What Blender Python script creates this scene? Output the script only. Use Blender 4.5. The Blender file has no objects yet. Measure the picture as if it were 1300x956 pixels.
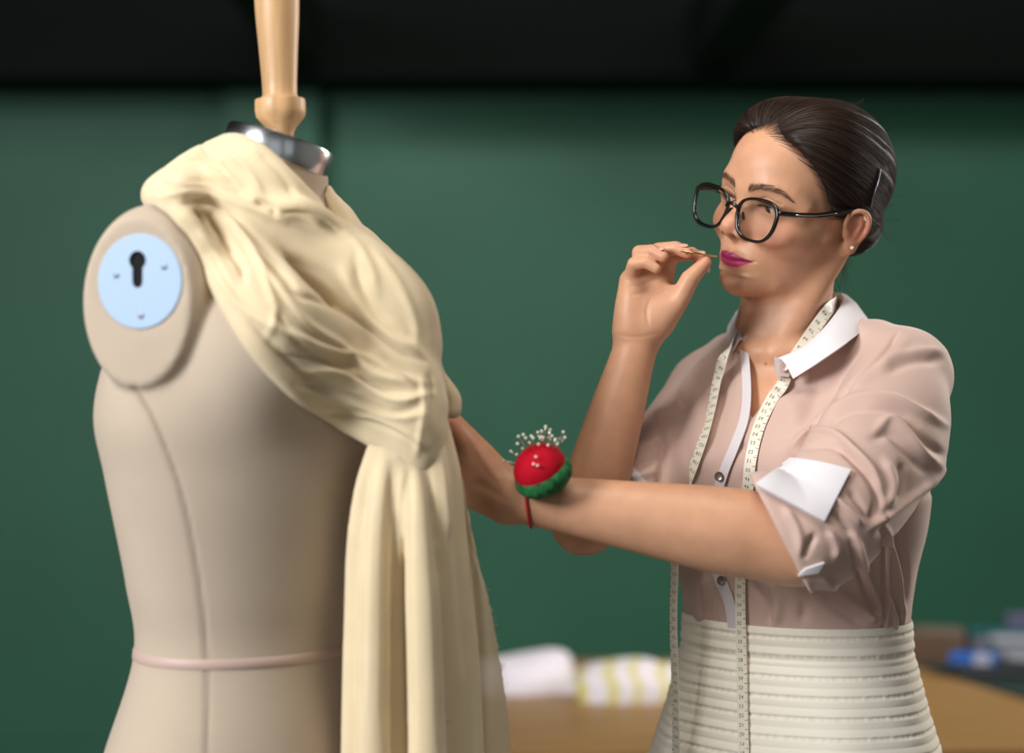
import bpy, bmesh, math, random
import numpy as np
from concurrent.futures import ThreadPoolExecutor
from mathutils import Vector, Matrix

# ------------------------------------------------------------------ camera, world, light, exposure
FPX = 2527.8; ZC = 1.43                      # focal length in pixels of a 1300 px wide frame, eye height
SC = bpy.context.scene
COL = SC.collection
cam_d = bpy.data.cameras.new('camera'); cam = bpy.data.objects.new('camera', cam_d); COL.objects.link(cam)
cam.location = (0, 0, ZC); cam.rotation_euler = (math.pi/2, 0, 0)
cam_d.sensor_fit = 'HORIZONTAL'; cam_d.sensor_width = 36; cam_d.lens = 70
cam_d.shift_y = -45/1300
cam_d.clip_start = .05; cam_d.clip_end = 60
cam_d.dof.use_dof = True; cam_d.dof.focus_distance = 2.06; cam_d.dof.aperture_fstop = 2.0
SC.camera = cam
SC.view_settings.view_transform = 'Standard'; SC.view_settings.look = 'None'
SC.view_settings.gamma = 1.0; SC.view_settings.use_curve_mapping = False
SC.view_settings.exposure = 0.14
world = bpy.data.worlds.new('workroom_ambient'); SC.world = world; world.use_nodes = True
bgn = world.node_tree.nodes['Background']; bgn.inputs[0].default_value = (.80, .90, 1.0, 1); bgn.inputs[1].default_value = .04

def area(name, loc, target, size, power, color, spread=180):
    d = bpy.data.lights.new(name, 'AREA'); d.shape = 'RECTANGLE'; d.size, d.size_y = size
    d.energy = power; d.color = color; d.spread = math.radians(spread)
    o = bpy.data.objects.new(name, d); COL.objects.link(o); o.location = loc
    o.rotation_euler = (Vector(target)-Vector(loc)).to_track_quat('-Z', 'Y').to_euler()
    return o
area('window_light', (-2.5, -.25, 2.6), (.05, 2.1, 1.3), (1.2, 1.2), 150, (.96, .98, 1.0))
area('ceiling_light', (.2, 1.5, 2.85), (.1, 2.2, 1.0), (1.0, .6), 14, (1.0, .93, .84))
area('rear_rim_light', (2.3, 3.6, 2.2), (.2, 2.1, 1.35), (.9, 1.2), 52, (1.0, .95, .88))  # unseen rim lamp for the neck and hair edge, from behind right

area('wall_fill_light', (.4, 3.5, 2.92), (.7, 6.5, 1.3), (2.6, .4), 34, (1.0, .97, .92))  # unseen lamp added to brighten the green back wall

def at(px, py, Y):
    return np.array([(px-650)/FPX*Y, Y, ZC-(py-433)/FPX*Y])
def pix(P):
    P = np.asarray(P, float)
    return np.stack([650+FPX*P[..., 0]/P[..., 1], 433-FPX*(P[..., 2]-ZC)/P[..., 1]], -1)

# ------------------------------------------------------------------ scene helpers
def tag(o, label=None, cat=None, group=None, kind=None):
    if label: o['label'] = label
    if cat: o['category'] = cat
    if group: o['group'] = group
    if kind: o['kind'] = kind
    return o
def empty(name, loc=(0, 0, 0), label=None, cat=None, group=None):
    o = bpy.data.objects.new(name, None); COL.objects.link(o); o.location = loc
    o.empty_display_size = .05
    return tag(o, label, cat, group)
def attach(o, parent):
    if parent is not None:
        o.parent = parent
        o.matrix_parent_inverse = Matrix.Translation(parent.location).inverted()
    return o
def mesh_obj(name, V, Fc, mat, parent=None, smooth=True, attrs=None):
    me = bpy.data.meshes.new(name)
    V = np.asarray(V, np.float32).reshape(-1, 3)
    if isinstance(Fc, np.ndarray):
        n = Fc.shape[1]
        me.vertices.add(len(V)); me.vertices.foreach_set('co', V.ravel())
        me.loops.add(Fc.size); me.loops.foreach_set('vertex_index', Fc.ravel().astype(np.int32))
        me.polygons.add(len(Fc)); me.polygons.foreach_set('loop_start', np.arange(0, Fc.size, n, dtype=np.int32))
        me.update(calc_edges=True); me.validate()
    else:
        me.from_pydata(V.tolist(), [], [list(f) for f in Fc]); me.update()
    if smooth: me.polygons.foreach_set('use_smooth', np.ones(len(me.polygons), bool))
    if attrs:
        for k, c in attrs.items():
            a = me.color_attributes.new(k, 'FLOAT_COLOR', 'POINT')
            a.data.foreach_set('color', np.concatenate([c, np.ones((len(c), 1))], 1).astype(np.float32).ravel())
    if mat: me.materials.append(mat)
    o = bpy.data.objects.new(name, me); COL.objects.link(o)
    return attach(o, parent)
class MB:                                   # collects simple solids, built as one mesh
    def __init__(s): s.v = []; s.f = []
    def add(s, V, Fc):
        n = len(s.v); s.v += [tuple(map(float, v)) for v in V]; s.f += [tuple(int(i)+n for i in f) for f in Fc]; return s
    def box(s, lo, hi, M=None):
        x0, y0, z0 = lo; x1, y1, z1 = hi
        V = [(x0,y0,z0),(x1,y0,z0),(x1,y1,z0),(x0,y1,z0),(x0,y0,z1),(x1,y0,z1),(x1,y1,z1),(x0,y1,z1)]
        if M is not None: V = [M @ Vector(v) for v in V]
        return s.add(V, [(3,2,1,0),(4,5,6,7),(0,1,5,4),(1,2,6,5),(2,3,7,6),(3,0,4,7)])
    def lathe(s, prof, n=32, M=None):       # prof: (radius, z) from bottom to top
        V = []; Fc = []
        for r, z in prof:
            for i in range(n):
                a = 2*math.pi*i/n; V.append((r*math.cos(a), r*math.sin(a), z))
        for j in range(len(prof)-1):
            for i in range(n):
                k = (i+1) % n; Fc.append((j*n+i, j*n+k, (j+1)*n+k, (j+1)*n+i))
        Fc.append(tuple(range(n))[::-1]); m = (len(prof)-1)*n; Fc.append(tuple(m+i for i in range(n)))
        if M is not None: V = [M @ Vector(v) for v in V]
        return s.add(V, Fc)
    def tube(s, pts, rad, n=8, closed=False):
        V, Fc = tube_mesh(pts, rad, n, closed); return s.add(V, Fc)
    def build(s, name, mat, parent=None, smooth=False, bevel=0, seg=2):
        o = mesh_obj(name, s.v, s.f, mat, parent, smooth)
        if bevel:
            m = o.modifiers.new('bevel', 'BEVEL'); m.width = bevel; m.segments = seg; m.limit_method = 'ANGLE'
        if smooth and not bevel: smooth_angle(o)
        return o
def smooth_angle(o, deg=40):
    me = o.data; bm = bmesh.new(); bm.from_mesh(me)
    for e in bm.edges:
        e.smooth = not (len(e.link_faces) == 2 and e.calc_face_angle(0) > math.radians(deg))
    bm.to_mesh(me); bm.free()
def tube_mesh(pts, rad, n=8, closed=False):
    P = np.asarray(pts, float); m = len(P)
    rad = np.broadcast_to(np.asarray(rad, float), (m,))
    T = np.gradient(P, axis=0) if not closed else np.roll(P, -1, 0)-np.roll(P, 1, 0)
    T /= np.linalg.norm(T, axis=1)[:, None]+1e-12
    u = np.cross(T[0], (0, 0, 1.)); u = u if np.linalg.norm(u) > .1 else np.cross(T[0], (1., 0, 0)); u /= np.linalg.norm(u)
    V = []
    for i in range(m):
        u = u-T[i]*np.dot(u, T[i]); u /= np.linalg.norm(u); w = np.cross(T[i], u)
        for k in range(n):
            a = 2*math.pi*k/n; V.append(P[i]+rad[i]*(math.cos(a)*u+math.sin(a)*w))
    Fc = []
    for i in range(m if closed else m-1):
        j = (i+1) % m
        for k in range(n): l = (k+1) % n; Fc.append((i*n+k, i*n+l, j*n+l, j*n+k))
    if not closed: Fc += [tuple(range(n))[::-1], tuple((m-1)*n+k for k in range(n))]
    return V, Fc
def spline(P, n):                            # Catmull-Rom through the rows of P
    P = np.asarray(P, float); m = len(P)
    Q = np.vstack([2*P[0]-P[1], P, 2*P[-1]-P[-2]])
    t = np.linspace(0, m-1, n); i = np.clip(t.astype(int), 0, m-2); f = (t-i)[:, None]
    a, b, c, d = Q[i], Q[i+1], Q[i+2], Q[i+3]
    return .5*(2*b+(c-a)*f+(2*a-5*b+4*c-d)*f*f+(3*b-a-3*c+d)*f**3)
def grid_faces(nu, nv, wrap=False):
    i = np.arange(nu-1)[:, None]; j = np.arange(nv if wrap else nv-1)[None]; k = (j+1) % nv
    return np.stack([i*nv+j, (i+1)*nv+j, (i+1)*nv+k, i*nv+k], -1).reshape(-1, 4)

# ------------------------------------------------------------------ materials
def lin(c):
    c = np.asarray(c, float)/255; return np.where(c <= .04045, c/12.92, ((c+.055)/1.055)**2.4)
def srgb(r, g, b): return tuple(float(x) for x in lin((r, g, b)))
def mat(name, color=None, rough=.6, metal=0, attr=None, noise=None, bump=None, sss=0, spec=.5, sheen=0, trans=0, coat=0, sssr=(.01, .004, .002), ior=1.45):
    m = bpy.data.materials.new(name); m.use_nodes = True; nt = m.node_tree; b = nt.nodes['Principled BSDF']
    b.inputs['Roughness'].default_value = rough; b.inputs['Metallic'].default_value = metal
    b.inputs['Specular IOR Level'].default_value = spec; b.inputs['IOR'].default_value = ior
    if sheen: b.inputs['Sheen Weight'].default_value = sheen; b.inputs['Sheen Roughness'].default_value = .5
    if coat: b.inputs['Coat Weight'].default_value = coat; b.inputs['Coat Roughness'].default_value = .15
    if trans: b.inputs['Transmission Weight'].default_value = trans
    if sss:
        b.inputs['Subsurface Weight'].default_value = sss; b.inputs['Subsurface Radius'].default_value = sssr; b.inputs['Subsurface Scale'].default_value = 1
    src = None
    if attr:
        a = nt.nodes.new('ShaderNodeVertexColor'); a.layer_name = attr; src = a.outputs[0]
    elif color is not None: b.inputs['Base Color'].default_value = (*color, 1)
    if noise or bump:
        tc = nt.nodes.new('ShaderNodeTexCoord')
    if noise:                                # (scale, amount, stretch)
        sc, am, st = noise
        mp = nt.nodes.new('ShaderNodeMapping'); mp.inputs['Scale'].default_value = st
        nz = nt.nodes.new('ShaderNodeTexNoise'); nz.inputs['Scale'].default_value = sc; nz.inputs['Detail'].default_value = 5
        nt.links.new(tc.outputs['Object'], mp.inputs[0]); nt.links.new(mp.outputs[0], nz.inputs[0])
        mr = nt.nodes.new('ShaderNodeMapRange'); mr.inputs[1].default_value = .3; mr.inputs[2].default_value = .7
        mr.inputs[3].default_value = 1-am; mr.inputs[4].default_value = 1+am; nt.links.new(nz.outputs[0], mr.inputs[0])
        mx = nt.nodes.new('ShaderNodeMix'); mx.data_type = 'RGBA'; mx.blend_type = 'MULTIPLY'; mx.inputs[0].default_value = 1
        if src: nt.links.new(src, mx.inputs[6])
        else: mx.inputs[6].default_value = (*color, 1)
        nt.links.new(mr.outputs[0], mx.inputs[7]); src = mx.outputs[2]
    if src: nt.links.new(src, b.inputs['Base Color'])
    if bump:                                 # (kind, scale, strength, distance)
        kd, sc, stg, dist = bump
        if kd == 'weave':
            w1 = nt.nodes.new('ShaderNodeTexWave'); w1.inputs['Scale'].default_value = sc; w1.bands_direction = 'Z'
            w2 = nt.nodes.new('ShaderNodeTexWave'); w2.inputs['Scale'].default_value = sc; w2.bands_direction = 'DIAGONAL'
            ad = nt.nodes.new('ShaderNodeMath'); ad.operation = 'ADD'
            for w in (w1, w2): nt.links.new(tc.outputs['Object'], w.inputs[0])
            nt.links.new(w1.outputs[1], ad.inputs[0]); nt.links.new(w2.outputs[1], ad.inputs[1]); h = ad.outputs[0]
        else:
            nz = nt.nodes.new('ShaderNodeTexNoise'); nz.inputs['Scale'].default_value = sc; nz.inputs['Detail'].default_value = 4
            nt.links.new(tc.outputs['Object'], nz.inputs[0]); h = nz.outputs[0]
        bp = nt.nodes.new('ShaderNodeBump'); bp.inputs['Strength'].default_value = stg; bp.inputs['Distance'].default_value = dist
        nt.links.new(h, bp.inputs['Height']); nt.links.new(bp.outputs[0], b.inputs['Normal'])
    return m

# ------------------------------------------------------------------ signed distance modelling
def rotm(rx=0, ry=0, rz=0):
    return np.array(Matrix.Rotation(math.radians(rz), 3, 'Z') @ Matrix.Rotation(math.radians(rx), 3, 'X') @ Matrix.Rotation(math.radians(ry), 3, 'Y'))
def mv(p, R):                                # rows times matrix, the same rounding for every batch size
    return np.stack([p[..., 0]*R[0, j]+p[..., 1]*R[1, j]+p[..., 2]*R[2, j] for j in range(3)], -1)
def dot(p, n): return p[..., 0]*n[0]+p[..., 1]*n[1]+p[..., 2]*n[2]
def nrm(p): return np.sqrt(p[..., 0]*p[..., 0]+p[..., 1]*p[..., 1]+p[..., 2]*p[..., 2])
class Frame:
    def __init__(s, t=(0, 0, 0), R=None, sc=1.0):
        s.t = np.array(t, float); s.R = np.eye(3) if R is None else np.array(R); s.s = sc
    def inv(s, p): return mv(p-s.t.astype(p.dtype), s.R.astype(p.dtype))/p.dtype.type(s.s)
    def fwd(s, q): return (np.asarray(q, float)*s.s) @ s.R.T+s.t
    def vec(s, q): return np.asarray(q, float) @ s.R.T
WORLD = Frame()
def E(c, r, R=None):
    c = np.array(c, np.float32); r = np.array(r, np.float32); Rm = None if R is None else np.array(R, np.float32)
    rm = float(r.min())
    def f(p):
        q = p-c
        if Rm is not None: q = mv(q, Rm)
        a = q/r; k0 = nrm(a); b = a/r; k1 = nrm(b)+np.float32(1e-9)
        return np.where(k0 < .1, k0*rm-rm, k0*(k0-1)/k1)
    return f
def C(pts, rad):                             # chain of tapering round segments
    P = np.array(pts, np.float32); r = np.broadcast_to(np.array(rad, np.float32), (len(P),))
    def f(p):
        d = None
        for i in range(len(P)-1):
            ab = P[i+1]-P[i]; pa = p-P[i]
            h = np.clip(dot(pa, ab)/(ab @ ab+np.float32(1e-12)), 0, 1)
            q = pa-h[..., None]*ab
            e = nrm(q)-(r[i]+h*(r[i+1]-r[i]))
            d = e if d is None else np.minimum(d, e)
        return d
    return f
def HS(n, c):                                # half space, inside where n.p < c
    n = np.array(n, np.float32); n = n/np.linalg.norm(n); return lambda p: dot(p, n)-np.float32(c)
def PL(n, pt):
    n = np.array(n, np.float32); n = n/np.linalg.norm(n); c = float(n @ np.array(pt, np.float32)); return lambda p: dot(p, n)-np.float32(c)
def BOX(c, h, r=0, R=None):
    c = np.array(c, np.float32); h = np.array(h, np.float32)-r; Rm = None if R is None else np.array(R, np.float32)
    def f(p):
        q = p-c
        if Rm is not None: q = mv(q, Rm)
        q = np.abs(q)-h; o = np.maximum(q, 0)
        return nrm(o)+np.minimum(q.max(-1), 0)-np.float32(r)
    return f
def LOFT(rows, pw=2.0):                      # rows (z, half width, half depth, centre x, centre y); soft tube of stacked ovals
    A = np.array(rows, float); A = A[np.argsort(A[:, 0])]
    zz = np.linspace(A[0, 0], A[-1, 0], 200); tab = spline(A, 4000)
    tab = np.stack([np.interp(zz, tab[:, 0], tab[:, k]) for k in range(1, 5)], 1).astype(np.float32)
    z0, z1 = float(A[0, 0]), float(A[-1, 0])
    def f(p):
        z = p[..., 2]; t = np.clip((z-z0)/(z1-z0), 0, 1)*199
        i = np.clip(t.astype(np.int32), 0, 198); fr = (t-i)[..., None]; v = tab[i]*(1-fr)+tab[i+1]*fr
        a, b = v[..., 0], v[..., 1]; x = (p[..., 0]-v[..., 2])/a; y = (p[..., 1]-v[..., 3])/b
        k = (np.abs(x)**pw+np.abs(y)**pw)**np.float32(1/pw)
        g = np.sqrt((x/a)**2+(y/b)**2)+1e-6; rr = np.sqrt(x*x+y*y)
        d = np.where(rr < .2, (k-1)*np.minimum(a, b), (k-1)*np.maximum(rr, .2)/g)
        return np.maximum(d, np.maximum(z0-z, z-z1))
    f.always = True
    return f
def MIN(*fs):
    def f(p):
        d = fs[0](p)
        for g in fs[1:]: d = np.minimum(d, g(p))
        return d
    return f
def MAX(*fs):
    def f(p):
        d = fs[0](p)
        for g in fs[1:]: d = np.maximum(d, g(p))
        return d
    return f
def OFF(f, o): return lambda p: f(p)-np.float32(o)
def smin(a, b, k):
    if k <= 0: return np.minimum(a, b)
    h = np.maximum(k-np.abs(a-b), 0)/k; return np.minimum(a, b)-h*h*np.float32(k*.25)
class SDF:
    """ordered list of operations, each in a frame: add / cut / keep with a blending radius"""
    def __init__(s): s.ops = []; s.fr = WORLD
    def frame(s, fr): s.fr = fr; return s
    def add(s, f, k=0.): s.ops.append((s.fr, f, k, 0)); return s
    def cut(s, f, k=0.): s.ops.append((s.fr, f, k, 1)); return s
    def keep(s, f, k=0.): s.ops.append((s.fr, f, k, 2)); return s
    def sym(s, mk, k=0., op='add'):
        for sg in (1, -1): getattr(s, op)(mk(sg), k)
        return s
    def extend(s, o): s.ops += o.ops; return s
    def __call__(s, p):
        p = np.asarray(p, np.float32); d = np.full(p.shape[:-1], 9., np.float32); last = None
        for fr, f, k, op in s.ops:
            if fr is not last: q = fr.inv(p) if fr is not WORLD else p; last = fr
            e = f(q)*np.float32(fr.s)
            d = smin(d, e, k) if op == 0 else -smin(-d, e, k) if op == 1 else -smin(-d, -e, k)
        return d
    def mesh(s, lo, hi, h, N=12, chunk=24):
        lo = np.array(lo, np.float32); hi = np.array(hi, np.float32); L = N*h
        nb = np.ceil((hi-lo)/L).astype(int)
        B = np.stack(np.meshgrid(*[np.arange(n) for n in nb], indexing='ij'), -1).reshape(-1, 3)
        Rb = L*.5*math.sqrt(3)
        cen = lo+(B+.5)*np.float32(L)
        dc = s(cen); ok = np.abs(dc) < Rb*1.6+2*h
        B = B[ok]; cen = cen[ok]
        kx = max(o[2] for o in s.ops)
        near = []                            # which operations reach which block
        for fr, f, k, op in s.ops:
            e = f(fr.inv(cen) if fr is not WORLD else cen)*fr.s
            if getattr(f, 'always', False): near.append(np.ones(len(cen), bool)); continue
            near.append((e < Rb*1.3+kx+2*h) if op != 2 else (e > -(Rb*1.3+kx+2*h)))
        near = np.array(near)
        D = (nb*N+2).astype(np.int64)
        g = np.stack(np.meshgrid(*[np.arange(N+1)]*3, indexing='ij'), -1)
        def work(c0):
            quads = []
            b = B[c0:c0+chunk]; nr = near[:, c0:c0+chunk]
            G = b[:, None, None, None]*N+g[None]                        # lattice indices
            P = (lo+G.astype(np.float32)*np.float32(h))
            d = np.full(P.shape[:-1], 9., np.float32)
            for oi, (fr, f, k, op) in enumerate(s.ops):
                m = np.nonzero(nr[oi])[0]
                if len(m) == 0: continue
                e = f(fr.inv(P[m]) if fr is not WORLD else P[m])*np.float32(fr.s); dm = d[m]
                d[m] = smin(dm, e, k) if op == 0 else -smin(-dm, e, k) if op == 1 else -smin(-dm, -e, k)
            ins = d < 0
            cs = [(i, j, k) for i in (0, 1) for j in (0, 1) for k in (0, 1)]
            cnt = sum(ins[:, i:N+i, j:N+j, k:N+k].astype(np.int8) for i, j, k in cs)
            act = (cnt > 0) & (cnt < 8)
            bi, ci, cj, ck = np.nonzero(act)
            if len(bi) == 0: return None
            val = np.stack([d[bi, ci+i, cj+j, ck+k] for i, j, k in cs], 1)
            acc = np.zeros((len(bi), 3), np.float32); n = np.zeros(len(bi), np.float32)
            cs_ = np.array(cs, np.float32)
            for a in range(8):
                for bb in range(a+1, 8):
                    if abs(cs_[a]-cs_[bb]).sum() != 1: continue
                    va, vb = val[:, a], val[:, bb]; x = (va < 0) != (vb < 0)
                    t = np.where(x, va/(va-vb+1e-20), 0)[:, None]
                    acc += np.where(x[:, None], cs_[a]+t*(cs_[bb]-cs_[a]), 0); n += x
            gi = G[bi, ci, cj, ck].astype(np.int64)
            ids = (gi[:, 0]*D[1]+gi[:, 1])*D[2]+gi[:, 2]
            pos = lo+(gi.astype(np.float32)+acc/n[:, None])*np.float32(h)
            for ax in range(3):
                sl = [slice(0, N)]*3; s2 = list(sl); s2[ax] = slice(1, N+1)
                a = ins[(slice(None), *sl)]; bb = ins[(slice(None), *s2)]
                x = np.nonzero(a != bb)
                gg = G[x[0], x[1], x[2], x[3]].astype(np.int64)
                u, v = (ax+1) % 3, (ax+2) % 3
                q = []
                for du, dv in ((0, 0), (-1, 0), (-1, -1), (0, -1)):
                    w = gg.copy(); w[:, u] += du; w[:, v] += dv; q.append((w[:, 0]*D[1]+w[:, 1])*D[2]+w[:, 2])
                q = np.stack(q, 1); fl = ~a[x]
                q[fl] = q[fl][:, ::-1]; quads.append(q)
            return ids, pos, np.concatenate(quads)
        with ThreadPoolExecutor(4) as ex: res = [r for r in ex.map(work, range(0, len(B), chunk)) if r]
        ids, pos, quads = ([r[j] for r in res] for j in range(3))
        ids = np.concatenate(ids); pos = np.concatenate(pos); quads = np.concatenate(quads)
        o = np.argsort(ids); ids = ids[o]; pos = pos[o]
        k = np.searchsorted(ids, quads); k = np.clip(k, 0, len(ids)-1)
        good = (ids[k] == quads).all(1)
        return pos, k[good]
def seal(Q):                                  # close pinholes: small loops of open edges become faces
    e = np.concatenate([Q[:, [0, 1]], Q[:, [1, 2]], Q[:, [2, 3]], Q[:, [3, 0]]]).astype(np.int64); m = int(Q.max())+1
    key = e[:, 0]*m+e[:, 1]; rev = e[:, 1]*m+e[:, 0]; op = e[~np.isin(key, rev)]
    nx = {}
    for a, b in op: nx.setdefault(int(b), int(a))
    out = []; seen = set()
    for st in list(nx):
        if st in seen: continue
        L = [st]; seen.add(st); c = nx.get(st)
        while c is not None and c not in seen and len(L) < 14: L.append(c); seen.add(c); c = nx.get(c)
        if c == L[0] and 3 <= len(L) < 14:
            while len(L) > 4: out.append([L[0], L[1], L[2], L[3]]); L = [L[0]]+L[3:]
            out.append((L+[L[-1]])[:4] if len(L) == 3 else L)
    return np.concatenate([Q, np.array([o for o in out if len(set(o)) == 4], Q.dtype).reshape(-1, 4)]) if out else Q
def vnormals(V, Q):
    n = np.cross(V[Q[:, 2]]-V[Q[:, 0]], V[Q[:, 3]]-V[Q[:, 1]]); N = np.zeros_like(V)
    for j in range(4): np.add.at(N, Q[:, j], n)
    return N/(np.linalg.norm(N, axis=1)[:, None]+1e-12)
def relax(V, Q, it=1, lam=.5, mask=1.):
    e = np.concatenate([Q[:, [0, 1]], Q[:, [1, 2]], Q[:, [2, 3]], Q[:, [3, 0]]]); V = V.copy()
    for _ in range(it):
        A = np.zeros_like(V); c = np.zeros(len(V), np.float32)
        np.add.at(A, e[:, 0], V[e[:, 1]]); np.add.at(c, e[:, 0], 1); np.add.at(A, e[:, 1], V[e[:, 0]]); np.add.at(c, e[:, 1], 1)
        V += lam*mask*(A/np.maximum(c, 1)[:, None]-V)
    return V
def cast(sdf, px, py, y0=1.5, off=0., it=60, y1=3.2):      # first hit of the line of sight on a surface
    sh = np.broadcast(px, py).shape
    px = np.broadcast_to(np.asarray(px, np.float32), sh); py = np.broadcast_to(np.asarray(py, np.float32), sh)
    dr = np.stack([(px-650)/FPX, np.ones(sh), -(py-433)/FPX], -1).astype(np.float32)
    t = np.full(sh, y0, np.float32)
    for _ in range(it):
        d = sdf(dr*t[..., None]+np.array([0, 0, ZC], np.float32))-off
        t = np.minimum(t+.7*d, y1)
    return dr*t[..., None]+np.array([0, 0, ZC], np.float32)
def polydist(Q, poly):                       # distance of 2-D points to a polyline, position along it, side
    poly = np.asarray(poly, np.float32); best = np.full(len(Q), 1e9, np.float32); tt = np.zeros(len(Q), np.float32); sd = np.zeros(len(Q), np.float32)
    seg = np.linalg.norm(np.diff(poly, axis=0), axis=1); cum = np.r_[0, np.cumsum(seg)]
    for i in range(len(poly)-1):
        a = poly[i]; ab = poly[i+1]-a; pa = Q-a
        h = np.clip(pa @ ab/(ab @ ab), 0, 1); q = pa-h[:, None]*ab; d = np.hypot(q[:, 0], q[:, 1])
        m = d < best; best[m] = d[m]; tt[m] = ((cum[i]+h*seg[i])/cum[-1])[m]
        sd[m] = np.sign(ab[0]*pa[:, 1]-ab[1]*pa[:, 0])[m]
    return best, tt, sd
def relax_part(V, Q, m, it, lam=.5):           # relax only the marked vertices
    q = Q[m[Q].any(1)]; ids = np.unique(q); loc = np.full(len(V), -1); loc[ids] = np.arange(len(ids))
    out = V.copy(); out[ids] = relax(V[ids], loc[q], it, lam, m[ids][:, None].astype(np.float32)); return out
def creases(V, Q, strokes, toward=True):
    """raise or press folds along lines: (points, half width px, height m[, asymmetry])"""
    N = vnormals(V, Q); uv = pix(V).astype(np.float32); face = np.clip(-(N @ np.array([0, 1, 0], np.float32))*2.0+.5, 0, 1) if toward else 1.
    disp = np.zeros(len(V), np.float32)
    for st in strokes:
        pts, w, hgt = st[:3]; asy = st[3] if len(st) > 3 else 0
        poly = spline(np.array(pts, float), 6*len(pts)) if len(pts) > 2 else np.array(pts, float)
        lo = poly.min(0)-3*w; hi = poly.max(0)+3*w
        m = np.nonzero((uv[:, 0] > lo[0]) & (uv[:, 0] < hi[0]) & (uv[:, 1] > lo[1]) & (uv[:, 1] < hi[1]))[0]
        if len(m) == 0: continue
        d, t, s_ = polydist(uv[m], poly)
        ww = w*(1+asy*s_)
        prof = np.exp(-(d/ww)**2)*np.clip(np.minimum(t, 1-t)*5+.25, 0, 1)
        if t.size: prof = np.where((t <= 0) | (t >= 1), np.exp(-(d/(w*.8))**2)*.25, prof)
        disp[m] += hgt*prof
    return V+N*(disp*face)[:, None]
# ------------------------------------------------------------------ the seamstress: frames
def euler_R(yaw, pitch, roll):
    return rotm(0, 0, yaw) @ rotm(pitch, 0, 0) @ rotm(0, roll, 0)
HEAD = Frame((.3150, 2.17, 1.5847), euler_R(-51, 3.5, 15.5), .98)
TOR = Frame((.313, 2.2, 1.117), rotm(0, 0, -37))
ARM_L = dict(sh=tuple(at(1146, 478, 2.11)), el=tuple(at(1008, 688, 1.93)), wr=tuple(at(648, 630, 1.945)))
ARM_R = dict(sh=tuple(at(905, 500, 2.28)), el=tuple(at(742, 663, 2.085)), wr=tuple(at(810, 430, 2.10)))

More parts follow.
